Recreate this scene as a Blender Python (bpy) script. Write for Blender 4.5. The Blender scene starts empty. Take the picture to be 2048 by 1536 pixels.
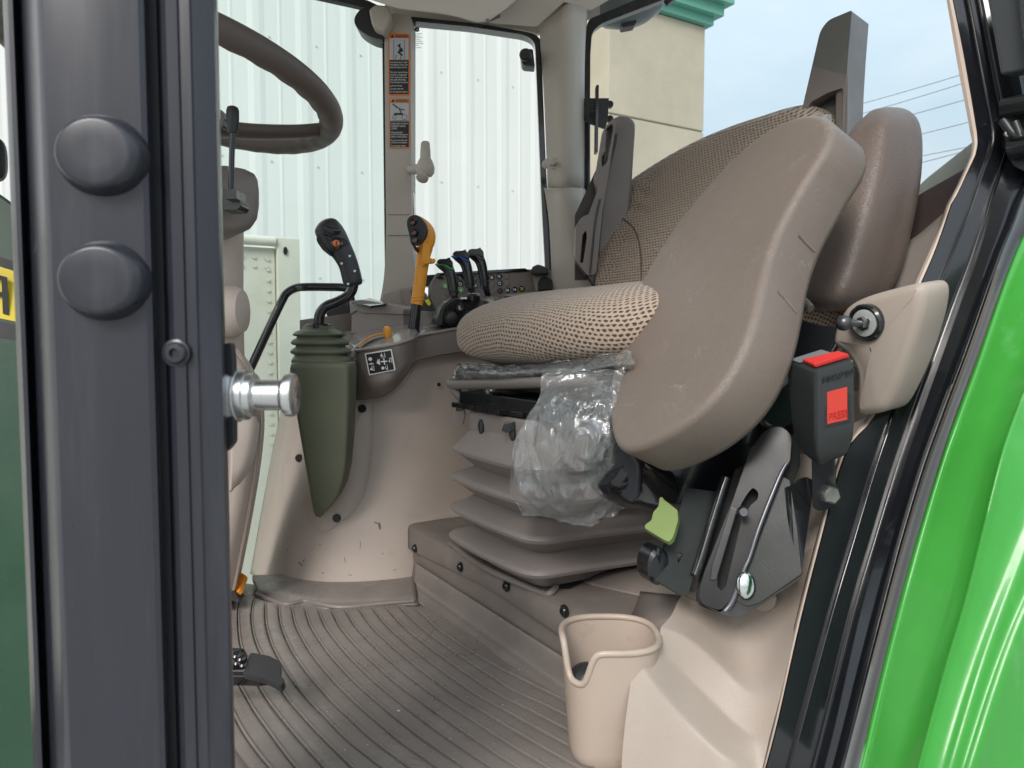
import bpy, bmesh, math, random
from mathutils import Vector, Matrix, noise
from mathutils.geometry import tessellate_polygon
random.seed(7)
R = math.radians
sc = bpy.context.scene
COL = sc.collection
# ---------------------------------------------------------------- camera, sky, sun, exposure
FPX = 1480.0; PITCH = R(3.4); CZ = 1.62; FLOOR = CZ - 0.42
cam_d = bpy.data.cameras.new('camera'); cam = bpy.data.objects.new('camera', cam_d); COL.objects.link(cam)
cam.location = (0, 0, CZ); cam.rotation_euler = (R(90) - PITCH, 0, 0)
cam_d.sensor_width = 36; cam_d.lens = 36 * FPX / 2048; cam_d.clip_start = 0.02; cam_d.clip_end = 500
cam_d.dof.use_dof = True; cam_d.dof.focus_distance = 1.0; cam_d.dof.aperture_fstop = 14.0
sc.camera = cam
world = bpy.data.worlds.new("World"); sc.world = world; world.use_nodes = True
wn = world.node_tree.nodes; wl = world.node_tree.links
SUN_EL, SUN_ROT = R(38), R(202)
sky = wn.new('ShaderNodeTexSky'); sky.sky_type = 'NISHITA'; sky.sun_disc = False
sky.sun_elevation = SUN_EL; sky.sun_rotation = SUN_ROT; sky.air_density = 1.0; sky.dust_density = 4.0; sky.altitude = 50
tc = wn.new('ShaderNodeTexCoord'); mp = wn.new('ShaderNodeMapping'); mp.inputs['Scale'].default_value = (1.2, 1.2, 3.2)
nz = wn.new('ShaderNodeTexNoise'); nz.inputs['Scale'].default_value = 1.6; nz.inputs['Detail'].default_value = 7; nz.inputs['Roughness'].default_value = .55
cr_ = wn.new('ShaderNodeValToRGB'); cr_.color_ramp.elements[0].position = .36; cr_.color_ramp.elements[1].position = .72
cr_.color_ramp.elements[0].color = (2.55, 3.15, 3.5, 1); cr_.color_ramp.elements[1].color = (3.75, 3.95, 4.05, 1)
mx = wn.new('ShaderNodeMixRGB'); mx.inputs[0].default_value = .86
wl.new(tc.outputs['Generated'], mp.inputs[0]); wl.new(mp.outputs[0], nz.inputs[0]); wl.new(nz.outputs['Fac'], cr_.inputs[0])
wl.new(sky.outputs[0], mx.inputs[1]); wl.new(cr_.outputs[0], mx.inputs[2]); 
# an overcast sky is about three times as bright overhead as at the horizon (CIE overcast sky), everywhere alike
sz = wn.new('ShaderNodeSeparateXYZ'); wl.new(tc.outputs['Generated'], sz.inputs[0])
el = wn.new('ShaderNodeMapRange'); el.inputs[1].default_value = 0; el.inputs[2].default_value = 1; el.inputs[3].default_value = .80; el.inputs[4].default_value = 2.4; wl.new(sz.outputs[2], el.inputs[0])
vs = wn.new('ShaderNodeVectorMath'); vs.operation = 'SCALE'; wl.new(mx.outputs[0], vs.inputs[0]); wl.new(el.outputs[0], vs.inputs['Scale']); wl.new(vs.outputs[0], wn['Background'].inputs['Color'])
wn['Background'].inputs['Strength'].default_value = 0.10
sl = bpy.data.lights.new('sun', 'SUN'); sl.energy = 1.2; sl.angle = R(22); sl.color = (1, .965, .92)
so = bpy.data.objects.new('sun', sl); COL.objects.link(so)
# the light comes from behind and left of the camera, high
so.rotation_euler = (R(90) - SUN_EL, 0, R(-22))
sc.view_settings.view_transform = 'Standard'; sc.view_settings.look = 'None'
sc.view_settings.gamma = 1; sc.view_settings.use_curve_mapping = False; sc.view_settings.exposure = 1.13
sc.cycles.max_bounces = 10; sc.cycles.diffuse_bounces = 5; sc.cycles.glossy_bounces = 4; sc.cycles.transparent_max_bounces = 16
sc.cycles.use_denoising = True; sc.cycles.caustics_reflective = False; sc.cycles.caustics_refractive = False

# ---------------------------------------------------------------- frames: the tractor stands 31 degrees off the line of sight
TH = R(31)
UX = Vector((-math.sin(TH), math.cos(TH), 0))      # across the cab, away from the open door
VX = Vector((math.cos(TH), math.sin(TH), 0))       # towards the rear of the tractor
ZX = Vector((0, 0, 1))
CAM = Vector((0, 0, CZ)); FW = Vector((0, math.cos(PITCH), -math.sin(PITCH))); UPV = Vector((0, math.sin(PITCH), math.cos(PITCH)))
def ray(px, py): return Vector((1, 0, 0)) * ((px - 1024) / FPX) + FW + UPV * ((768 - py) / FPX)
def P(px, py, D):
    d = ray(px, py); return CAM + d * (D / d.y)
def UVZ(u, v, z): return CAM + UX * u + VX * v + ZX * z
def plY(D): return (CAM + Vector((0, D, 0)), Vector((0, 1, 0)))
def plU(u): return (CAM + UX * u, UX.copy())
def plV(v): return (CAM + VX * v, VX.copy())
def plZ(z): return (CAM + ZX * z, -ZX)
def pl3(a, b, c):
    A, B, C = P(*a), P(*b), P(*c); n = (B - A).cross(C - A).normalized()
    if n.dot(A - CAM) < 0: n = -n
    return (A, n)
def PP(px, py, pl):
    d = ray(px, py); t = (pl[0] - CAM).dot(pl[1]) / d.dot(pl[1]); return CAM + d * t

# ---------------------------------------------------------------- materials
MATS = {}
def mat(name, color, rough=.5, metal=0, bump=0, bscale=200, bdist=.001, var=.06, vscale=6, coat=0, spec=.5, wear_sheen=0, wcol=(.5, .45, .4), kind='noise', rvar=.08, wscale=14, stretch=None, scratch=0, scol=(.3, .27, .25)):
    if name in MATS: return MATS[name]
    m = bpy.data.materials.new(name); m.use_nodes = True; nt = m.node_tree; N = nt.nodes; L = nt.links
    b = N['Principled BSDF']; b.inputs['Roughness'].default_value = rough; b.inputs['Metallic'].default_value = metal
    b.inputs['Specular IOR Level'].default_value = spec
    b.inputs['Coat Weight'].default_value = coat; b.inputs['Coat Roughness'].default_value = .04
    t = N.new('ShaderNodeTexCoord')
    src = t.outputs['Object']  # objects are never scaled: units are metres
    if stretch:
        q = N.new('ShaderNodeMapping'); q.inputs['Scale'].default_value = stretch; L.new(src, q.inputs[0]); vsrc = q.outputs[0]
    else: vsrc = src
    n1 = N.new('ShaderNodeTexNoise'); n1.inputs['Scale'].default_value = vscale; n1.inputs['Detail'].default_value = 6; n1.inputs['Roughness'].default_value = .62
    L.new(vsrc, n1.inputs[0])
    mr = N.new('ShaderNodeMapRange'); mr.inputs[1].default_value = .3; mr.inputs[2].default_value = .7
    mr.inputs[3].default_value = 1 - var; mr.inputs[4].default_value = 1 + var; L.new(n1.outputs['Fac'], mr.inputs[0])
    mul = N.new('ShaderNodeVectorMath'); mul.operation = 'SCALE'; mul.inputs[0].default_value = color[:3]; L.new(mr.outputs[0], mul.inputs['Scale'])
    out = mul.outputs[0]
    if wear_sheen:
        n2 = N.new('ShaderNodeTexNoise'); n2.inputs['Scale'].default_value = wscale; n2.inputs['Detail'].default_value = 9; n2.inputs['Roughness'].default_value = .7
        L.new(vsrc, n2.inputs[0])
        m2 = N.new('ShaderNodeMapRange'); m2.inputs[1].default_value = .54; m2.inputs[2].default_value = .74; m2.inputs[4].default_value = wear_sheen; L.new(n2.outputs['Fac'], m2.inputs[0])
        mc = N.new('ShaderNodeMixRGB'); L.new(m2.outputs[0], mc.inputs[0]); L.new(out, mc.inputs[1]); mc.inputs[2].default_value = (*wcol, 1); out = mc.outputs[0]
    if scratch:   # short pale wandering scuff lines, in patches
        nd = N.new('ShaderNodeTexNoise'); nd.inputs['Scale'].default_value = 26; nd.inputs['Detail'].default_value = 4; nd.inputs['Distortion'].default_value = .8; L.new(src, nd.inputs[0])
        ab = N.new('ShaderNodeMath'); ab.operation = 'SUBTRACT'; ab.inputs[1].default_value = .5; L.new(nd.outputs['Fac'], ab.inputs[0])
        a2 = N.new('ShaderNodeMath'); a2.operation = 'ABSOLUTE'; L.new(ab.outputs[0], a2.inputs[0])
        ln_ = N.new('ShaderNodeMapRange'); ln_.inputs[1].default_value = .0; ln_.inputs[2].default_value = .006; ln_.inputs[3].default_value = 1; ln_.inputs[4].default_value = 0; L.new(a2.outputs[0], ln_.inputs[0])
        nm = N.new('ShaderNodeTexNoise'); nm.inputs['Scale'].default_value = 17; nm.inputs['Detail'].default_value = 3; L.new(src, nm.inputs[0])
        mm = N.new('ShaderNodeMapRange'); mm.inputs[1].default_value = .52; mm.inputs[2].default_value = .62; mm.inputs[4].default_value = scratch; L.new(nm.outputs['Fac'], mm.inputs[0])
        pm = N.new('ShaderNodeMath'); pm.operation = 'MULTIPLY'; L.new(ln_.outputs[0], pm.inputs[0]); L.new(mm.outputs[0], pm.inputs[1])
        ms = N.new('ShaderNodeMixRGB'); L.new(pm.outputs[0], ms.inputs[0]); L.new(out, ms.inputs[1]); ms.inputs[2].default_value = (*scol, 1); out = ms.outputs[0]
    L.new(out, b.inputs['Base Color'])
    r2 = N.new('ShaderNodeMapRange'); r2.inputs[1].default_value = .3; r2.inputs[2].default_value = .7
    r2.inputs[3].default_value = max(.02, rough - rvar); r2.inputs[4].default_value = rough + rvar
    n3 = N.new('ShaderNodeTexNoise'); n3.inputs['Scale'].default_value = vscale * 3.1; n3.inputs['Detail'].default_value = 4; L.new(vsrc, n3.inputs[0])
    L.new(n3.outputs['Fac'], r2.inputs[0]); L.new(r2.outputs[0], b.inputs['Roughness'])
    if bump:
        bp = N.new('ShaderNodeBump'); bp.inputs['Strength'].default_value = bump; bp.inputs['Distance'].default_value = bdist
        if kind == 'leather':
            v = N.new('ShaderNodeTexVoronoi'); v.feature = 'DISTANCE_TO_EDGE'; v.inputs['Scale'].default_value = bscale
            nn = N.new('ShaderNodeTexNoise'); nn.inputs['Scale'].default_value = bscale * .5; L.new(src, nn.inputs[0])
            ad = N.new('ShaderNodeMixRGB'); ad.blend_type = 'ADD'; ad.inputs[0].default_value = .012; L.new(src, ad.inputs[1]); L.new(nn.outputs['Color'], ad.inputs[2])
            L.new(ad.outputs[0], v.inputs[0])
            sm = N.new('ShaderNodeMapRange'); sm.inputs[2].default_value = .35; L.new(v.outputs['Distance'], sm.inputs[0]); L.new(sm.outputs[0], bp.inputs['Height'])
        else:
            nb = N.new('ShaderNodeTexNoise'); nb.inputs['Scale'].default_value = bscale; nb.inputs['Detail'].default_value = 3; L.new(src, nb.inputs[0]); L.new(nb.outputs['Fac'], bp.inputs['Height'])
        L.new(bp.outputs[0], b.inputs['Normal'])
    MATS[name] = m; return m

beige = mat('beige_trim', (.385, .325, .28), .52, bump=.25, bscale=500, bdist=.0006, var=.04, wear_sheen=.12, wcol=(.3, .25, .2), kind='leather')
beigeS = mat('beige_panel', (.52, .435, .38), .5, bump=.12, bscale=900, bdist=.0004, var=.05, wear_sheen=.18, wcol=(.22, .18, .15))
greyb = mat('greybeige_pillar', (.48, .435, .385), .55, bump=.1, bscale=900, bdist=.0003, var=.04)
liner = mat('headliner', (.64, .60, .54), .7, bump=.1, bscale=700, bdist=.0004, var=.03)
brown = mat('brown_plastic', (.225, .19, .171), .45, bump=.15, bscale=800, bdist=.0004, var=.06)
brownL = mat('brown_light_plastic', (.29, .25, .225), .42, bump=.1, bscale=800, bdist=.0004, var=.05)
film = mat('film_covered_plastic', (.27, .24, .215), .22, bump=.3, bscale=40, bdist=.002, var=.08, coat=.5)
leather = mat('armrest_vinyl', (.18, .144, .122), .42, scratch=.9, bump=.38, bscale=420, bdist=.0007, var=.05, kind='leather', wear_sheen=.2, wcol=(.26, .225, .2), wscale=9)
leather2 = mat('side_vinyl', (.15, .117, .102), .42, bump=.32, bscale=300, bdist=.0009, var=.05, kind='leather')
seatpl = mat('seat_plastic', (.18, .155, .144), .45, bump=.3, bscale=900, bdist=.0005, var=.04)
bell = mat('bellows_rubber', (.26, .222, .205), .5, bump=.15, bscale=500, bdist=.0005, var=.07, wear_sheen=.3, wcol=(.3, .27, .24))
rubber = mat('mat_rubber', (.215, .186, .17), .33, bump=.2, bscale=120, bdist=.0008, var=.16, vscale=9, wear_sheen=.55, wcol=(.26, .24, .22), rvar=.13, wscale=16)
step = mat('step_plastic', (.20, .168, .152), .46, bump=.2, bscale=250, bdist=.0006, var=.14, wear_sheen=.6, wcol=(.30, .27, .22), wscale=11)
postm = mat('dusty_black_post', (.022, .023, .031), .28, bump=.05, bscale=90, bdist=.0005, var=.14, vscale=5, wear_sheen=.35, wcol=(.07, .07, .083), stretch=(3, 3, .3), rvar=.1)
blackg = mat('gloss_black', (.012, .013, .015), .16, bump=.1, bscale=300, bdist=.0003, var=.1, coat=.3)
blackp = mat('black_paint_frame', (.009, .010, .013), .17, bump=.04, bscale=60, bdist=.0005, var=.2, wear_sheen=.22, wcol=(.04, .045, .052), coat=.3, wscale=5)
black = mat('black_plastic', (.02, .021, .024), .42, bump=.2, bscale=700, bdist=.0003, var=.08)
brub = mat('black_rubber', (.018, .018, .018), .6, var=.1)
dark = mat('dark_cavity', (.006, .006, .006), .8, var=.0)
olive = mat('olive_boot', (.10, .11, .07), .5, bump=.08, bscale=600, bdist=.0004, var=.05)
lgreen = mat('light_green_plastic', (.19, .26, .09), .4, var=.04)
orange = mat('orange_plastic', (.86, .36, .04), .4, var=.05)
orangeB = mat('orange_mark', (.85, .22, .04), .4, var=.02)
redm = mat('red_plastic', (.62, .035, .03), .38, var=.03)
steel = mat('zinc_steel', (.62, .62, .63), .28, metal=1, bump=.2, bscale=60, bdist=.0006, var=.12)
dsteel = mat('dark_steel', (.2, .2, .21), .4, metal=1, bump=.1, bscale=90, bdist=.0005, var=.2, wear_sheen=.5, wcol=(.12, .07, .04))
green = mat('green_paint', (.034, .265, .03), .36, bump=.06, bscale=7, bdist=.006, var=.06, coat=.22, wear_sheen=.6, wcol=(.2, .46, .22), stretch=(5, 5, 1.2), wscale=2.2)  # pale streaks mixed into the green imitate broad whitish reflections on the fender
dgreen = mat('hood_green', (.006, .045, .018), .3, var=.08, coat=.5)
yellow = mat('yellow_decal', (.75, .58, .03), .4, var=.04)
yelb = mat('yellow_mark', (.8, .72, .03), .4, var=.03)
white = mat('white_print', (.8, .8, .8), .5, var=.02)
blackprint = mat('black_print', (.02, .02, .022), .5, var=.02)
silverp = mat('sticker_grey', (.5, .52, .56), .5, var=.02)
blue = mat('blue_mark', (.02, .13, .6), .35, var=.02); grnm = mat('green_mark', (.05, .38, .07), .35, var=.02); grym = mat('grey_mark', (.13, .12, .11), .35, var=.02)
brush = mat('dark_brown_sash', (.07, .05, .047), .4, bump=.1, bscale=600, bdist=.0004, var=.05)

def glassmat(name, tint, refl=.06):
    m = bpy.data.materials.new(name); m.use_nodes = True; nt = m.node_tree; nt.nodes.clear()
    o = nt.nodes.new('ShaderNodeOutputMaterial'); mx = nt.nodes.new('ShaderNodeMixShader'); tr = nt.nodes.new('ShaderNodeBsdfTransparent'); gl = nt.nodes.new('ShaderNodeBsdfGlossy')
    tr.inputs[0].default_value = (*tint, 1); gl.inputs['Roughness'].default_value = .02
    fr = nt.nodes.new('ShaderNodeFresnel'); fr.inputs[0].default_value = 1.25
    ge = nt.nodes.new('ShaderNodeNewGeometry'); inv = nt.nodes.new('ShaderNodeMath'); inv.operation = 'SUBTRACT'; inv.inputs[0].default_value = 1; nt.links.new(ge.outputs['Backfacing'], inv.inputs[1])
    ml = nt.nodes.new('ShaderNodeMath'); ml.operation = 'MULTIPLY'; nt.links.new(fr.outputs[0], ml.inputs[0]); nt.links.new(inv.outputs[0], ml.inputs[1])
    nt.links.new(ml.outputs[0], mx.inputs[0]); nt.links.new(tr.outputs[0], mx.inputs[1]); nt.links.new(gl.outputs[0], mx.inputs[2]); nt.links.new(mx.outputs[0], o.inputs[0])
    return m
glass_side = glassmat('window_glass', (.95, .965, .955)); glass_green = glassmat('tinted_window_glass', (.88, .925, .91)); glass_rear = glassmat('rear_glass', (.93, .95, .955))

def filmmat(name, base=.15, gloss=.38, tint=(.93, .95, .96)):
    """clear crumpled polythene: mostly seen through, creases turn milky and catch the light"""
    m = bpy.data.materials.new(name); m.use_nodes = True; nt = m.node_tree; N = nt.nodes; L = nt.links; N.clear()
    o = N.new('ShaderNodeOutputMaterial'); t = N.new('ShaderNodeTexCoord')
    mpg = N.new('ShaderNodeMapping'); mpg.inputs['Rotation'].default_value = (0.3, .5, .8); mpg.inputs['Scale'].default_value = (1, 1, .45); L.new(t.outputs['Object'], mpg.inputs[0])
    n = N.new('ShaderNodeTexNoise'); n.noise_type = 'RIDGED_MULTIFRACTAL'; n.inputs['Scale'].default_value = 22; n.inputs['Detail'].default_value = 5; L.new(mpg.outputs[0], n.inputs[0])
    n2 = N.new('ShaderNodeTexNoise'); n2.inputs['Scale'].default_value = 60; n2.inputs['Detail'].default_value = 5; n2.inputs['Distortion'].default_value = 1.5; L.new(mpg.outputs[0], n2.inputs[0])
    add = N.new('ShaderNodeMath'); add.operation = 'ADD'; L.new(n.outputs['Fac'], add.inputs[0]); L.new(n2.outputs['Fac'], add.inputs[1])
    bp = N.new('ShaderNodeBump'); bp.inputs['Strength'].default_value = .9; bp.inputs['Distance'].default_value = .005; L.new(add.outputs[0], bp.inputs['Height'])
    tr = N.new('ShaderNodeBsdfTransparent'); tr.inputs[0].default_value = (.93, .94, .95, 1)
    gl = N.new('ShaderNodeBsdfGlossy'); gl.inputs['Roughness'].default_value = .14; gl.inputs[0].default_value = (*tint, 1); L.new(bp.outputs[0], gl.inputs['Normal'])
    df = N.new('ShaderNodeBsdfDiffuse'); df.inputs[0].default_value = (*tint, 1); L.new(bp.outputs[0], df.inputs['Normal'])
    tl = N.new('ShaderNodeBsdfTranslucent'); tl.inputs[0].default_value = (*tint, 1)
    dm = N.new('ShaderNodeMixShader'); dm.inputs[0].default_value = .35; L.new(df.outputs[0], dm.inputs[1]); L.new(tl.outputs[0], dm.inputs[2])
    fr = N.new('ShaderNodeFresnel'); fr.inputs[0].default_value = 1.5; L.new(bp.outputs[0], fr.inputs['Normal'])
    fm = N.new('ShaderNodeMath'); fm.operation = 'MULTIPLY_ADD'; fm.inputs[1].default_value = 1.1; fm.inputs[2].default_value = gloss * .22; fm.use_clamp = True; L.new(fr.outputs[0], fm.inputs[0])
    mr = N.new('ShaderNodeMapRange'); mr.inputs[1].default_value = .45; mr.inputs[2].default_value = 1.1; mr.inputs[3].default_value = base; mr.inputs[4].default_value = base + .7; L.new(n.outputs['Fac'], mr.inputs[0])
    a = N.new('ShaderNodeMixShader'); L.new(mr.outputs[0], a.inputs[0]); L.new(tr.outputs[0], a.inputs[1]); L.new(dm.outputs[0], a.inputs[2])
    b = N.new('ShaderNodeMixShader'); L.new(fm.outputs[0], b.inputs[0]); L.new(a.outputs[0], b.inputs[1]); L.new(gl.outputs[0], b.inputs[2]); L.new(b.outputs[0], o.inputs[0])
    return m
plastic_film = filmmat('clear_polythene'); 

def knit(name, c0, c1, su=.0070, sv=.0056):
    m = bpy.data.materials.new(name); m.use_nodes = True; nt = m.node_tree; N = nt.nodes; L = nt.links; b = N['Principled BSDF']
    b.inputs['Roughness'].default_value = .95; b.inputs['Specular IOR Level'].default_value = .15; b.inputs['Sheen Weight'].default_value = .25
    uv = N.new('ShaderNodeUVMap'); 
    nz = N.new('ShaderNodeTexNoise'); nz.inputs['Scale'].default_value = 160; nz.inputs['Detail'].default_value = 3; L.new(uv.outputs[0], nz.inputs[0])
    wb = N.new('ShaderNodeMixRGB'); wb.blend_type = 'LINEAR_LIGHT'; wb.inputs[0].default_value = .0022; L.new(uv.outputs[0], wb.inputs[1]); L.new(nz.outputs['Color'], wb.inputs[2])
    sx = N.new('ShaderNodeSeparateXYZ'); L.new(wb.outputs[0], sx.inputs[0])
    def M(op, a, b_=None, c=None):
        n = N.new('ShaderNodeMath'); n.operation = op
        for i, v in enumerate((a, b_, c)):
            if v is None: continue
            if isinstance(v, (int, float)): n.inputs[i].default_value = v
            else: L.new(v, n.inputs[i])
        return n.outputs[0]
    rv = M('DIVIDE', sx.outputs[1], sv); row = M('FLOOR', rv); fy = M('SUBTRACT', M('FRACT', rv), .5)
    ru = M('ADD', M('DIVIDE', sx.outputs[0], su), M('MULTIPLY', row, .5)); fx = M('SUBTRACT', M('FRACT', ru), .5)
    d = M('SQRT', M('ADD', M('MULTIPLY', M('MULTIPLY', fx, fx), 1.0), M('MULTIPLY', M('MULTIPLY', fy, fy), 1.5)))
    mr = N.new('ShaderNodeMapRange'); mr.interpolation_type = 'SMOOTHSTEP'; mr.inputs[1].default_value = .22; mr.inputs[2].default_value = .44; L.new(d, mr.inputs[0])
    n2 = N.new('ShaderNodeTexNoise'); n2.inputs['Scale'].default_value = 900; n2.inputs['Detail'].default_value = 2; L.new(uv.outputs[0], n2.inputs[0])
    mc = N.new('ShaderNodeMixRGB'); L.new(mr.outputs[0], mc.inputs[0]); mc.inputs[1].default_value = (*c0, 1); mc.inputs[2].default_value = (*c1, 1)
    sc_ = N.new('ShaderNodeVectorMath'); sc_.operation = 'SCALE'; L.new(mc.outputs[0], sc_.inputs[0])
    m3 = N.new('ShaderNodeMapRange'); m3.inputs[1].default_value = .25; m3.inputs[2].default_value = .75; m3.inputs[3].default_value = .72; m3.inputs[4].default_value = 1.25; L.new(n2.outputs['Fac'], m3.inputs[0]); L.new(m3.outputs[0], sc_.inputs['Scale'])
    L.new(sc_.outputs[0], b.inputs['Base Color'])
    h = M('ADD', mr.outputs[0], M('MULTIPLY', n2.outputs['Fac'], .35))
    bp = N.new('ShaderNodeBump'); bp.inputs['Strength'].default_value = .9; bp.inputs['Distance'].default_value = .0016; L.new(h, bp.inputs['Height']); L.new(bp.outputs[0], b.inputs['Normal'])
    return m
fabric = knit('knitted_seat_fabric', (.085, .058, .047), (.43, .335, .262))

# ---------------------------------------------------------------- mesh helpers
def place(o, parent):
    if parent is not None:
        o.parent = parent
        w = Vector(parent['_w']) if '_w' in parent else Vector((0, 0, 0))
        o.matrix_parent_inverse = Matrix.Translation(-w)
    return o
def finish(name, verts, faces, m, parent=None, smooth=True, sharp=40, uvs=None, bevel=0, bseg=2, sub=0, solid=0, label=None, weld=False, wn=False):
    vs = [Vector(v) for v in verts]
    lo = Vector([min(v[i] for v in vs) for i in range(3)]); hi = Vector([max(v[i] for v in vs) for i in range(3)])
    c = Vector(((lo.x + hi.x) / 2, (lo.y + hi.y) / 2, lo.z))
    me = bpy.data.meshes.new(name); me.from_pydata([v - c for v in vs], [], faces); me.update()
    if uvs:
        ul = me.uv_layers.new(name='UVMap')
        for lp in me.loops: ul.data[lp.index].uv = uvs[lp.vertex_index]
    bm = bmesh.new(); bm.from_mesh(me)
    if weld: bmesh.ops.remove_doubles(bm, verts=bm.verts, dist=1e-5)
    if not solid or len(bm.faces) > 2: bmesh.ops.recalc_face_normals(bm, faces=bm.faces)
    if bevel:
        es = [e for e in bm.edges if len(e.link_faces) == 2 and e.calc_face_angle(0) > R(28)]
        if es: bmesh.ops.bevel(bm, geom=es, offset=bevel, segments=bseg, profile=.5, affect='EDGES', clamp_overlap=True)
    bm.to_mesh(me); bm.free()
    if smooth:
        for p in me.polygons: p.use_smooth = True
        if sharp and not sub: me.set_sharp_from_angle(angle=R(sharp))
    me.materials.append(m)
    o = bpy.data.objects.new(name, me); COL.objects.link(o); o.location = c; o['_w'] = tuple(c)
    place(o, parent)
    if bevel or wn:
        s = o.modifiers.new('flat_faces', 'WEIGHTED_NORMAL'); s.weight = 50; s.keep_sharp = True
    if solid:
        s = o.modifiers.new('solid', 'SOLIDIFY'); s.thickness = solid; s.offset = -1
    if sub:
        s = o.modifiers.new('sub', 'SUBSURF'); s.levels = sub; s.render_levels = sub
    if label: o['label'] = label
    return o
def thing(name, label, cat, loc, group=None):
    o = bpy.data.objects.new(name, None); COL.objects.link(o); o.location = loc; o['_w'] = tuple(loc); o.empty_display_size = .05
    o['label'] = label; o['category'] = cat
    if group: o['group'] = group
    return o
def tag(o, label, cat, group=None):
    o['label'] = label; o['category'] = cat
    if group: o['group'] = group
    return o
def struct(o, kind='structure'):
    o['kind'] = kind; return o
def rp(pts, n=4):
    """round a polygon's corners; each point (x, y[, r])"""
    out = []; k = len(pts)
    for i, p in enumerate(pts):
        r = p[2] if len(p) > 2 else 0
        a, b = Vector(pts[i - 1][:2]), Vector(pts[(i + 1) % k][:2]); q = Vector(p[:2])
        if r <= 0: out.append((q.x, q.y)); continue
        da, db = (a - q), (b - q); ra = min(r, da.length * .49); rb = min(r, db.length * .49)
        A, B = q + da.normalized() * ra, q + db.normalized() * rb
        for j in range(n + 1):
            t = j / n; v = A * (1 - t) ** 2 + q * 2 * t * (1 - t) + B * t * t; out.append((v.x, v.y))
    return out
def catmull(pts, n, closed=False):
    pts = [Vector(p) for p in pts]; k = len(pts); out = []
    rng = k if closed else k - 1
    for i in range(rng):
        if closed: p0, p1, p2, p3 = pts[i - 1], pts[i], pts[(i + 1) % k], pts[(i + 2) % k]
        else: p0, p1, p2, p3 = pts[max(i - 1, 0)], pts[i], pts[i + 1], pts[min(i + 2, k - 1)]
        for j in range(n):
            t = j / n
            out.append(.5 * ((2 * p1) + (p2 - p0) * t + (2 * p0 - 5 * p1 + 4 * p2 - p3) * t * t + (3 * p1 - p0 - 3 * p2 + p3) * t ** 3))
    if not closed: out.append(pts[-1].copy())
    return out
def resample(pts, n, closed=False):
    pts = [Vector(p) for p in pts]
    q = pts + [pts[0]] if closed else pts
    L = [0]
    for a, b in zip(q, q[1:]): L.append(L[-1] + (b - a).length)
    out = []; j = 0; m = n if closed else n - 1
    for i in range(n):
        s = L[-1] * i / m
        while j < len(L) - 2 and L[j + 1] < s: j += 1
        t = (s - L[j]) / max(L[j + 1] - L[j], 1e-9); out.append(q[j].lerp(q[j + 1], min(t, 1)))
    return out
def smooth2(pts, n=6): return [(v.x, v.y) for v in catmull([Vector((p[0], p[1], 0)) for p in pts], n, True)]
def away(pl):
    n = pl[1].normalized(); return n if n.dot(pl[0] - CAM) > 0 else -n
def prism(name, pts, ext, m, parent=None, bevel=.0015, holes=(), bseg=2, sharp=40, **kw):
    """a flat outline (3-D points), pushed along ext; holes go right through"""
    loops = [[Vector(p) for p in pts]] + [[Vector(p) for p in h] for h in holes]
    if holes:
        flat = [p for l in loops for p in l]; n = len(flat); tris = tessellate_polygon(loops)
        verts = flat + [p + ext for p in flat]; faces = [tuple(t) for t in tris] + [tuple(i + n for i in reversed(t)) for t in tris]
        base = 0
        for l in loops:
            k = len(l)
            for i in range(k): a, b = base + i, base + (i + 1) % k; faces.append((a, b, b + n, a + n))
            base += k
        return finish(name, verts, faces, m, parent, bevel=bevel, bseg=bseg, sharp=sharp, **kw)
    n = len(loops[0]); verts = loops[0] + [p + ext for p in loops[0]]
    faces = [tuple(range(n)), tuple(range(2 * n - 1, n - 1, -1))] + [(i, (i + 1) % n, (i + 1) % n + n, i + n) for i in range(n)]
    return finish(name, verts, faces, m, parent, bevel=bevel, bseg=bseg, sharp=sharp, **kw)
def slab(name, out, pl, th, m, parent=None, bevel=.0015, holes=(), ext=None, **kw):
    e = ext if ext is not None else away(pl) * th
    return prism(name, [PP(x, y, pl) for x, y in rp(out)], e, m, parent, bevel, [[PP(x, y, pl) for x, y in rp(h)] for h in holes], **kw)
def box(name, c, ax, half, m, parent=None, bevel=.002, bseg=2, **kw):
    a, b, d = [Vector(v).normalized() for v in ax]; V = []
    for i in (-1, 1):
        for j in (-1, 1):
            for k in (-1, 1): V.append(c + a * half[0] * i + b * half[1] * j + d * half[2] * k)
    F = [(0, 1, 3, 2), (4, 6, 7, 5), (0, 4, 5, 1), (2, 3, 7, 6), (0, 2, 6, 4), (1, 5, 7, 3)]
    return finish(name, V, F, m, parent, bevel=bevel, bseg=bseg, **kw)
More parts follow.
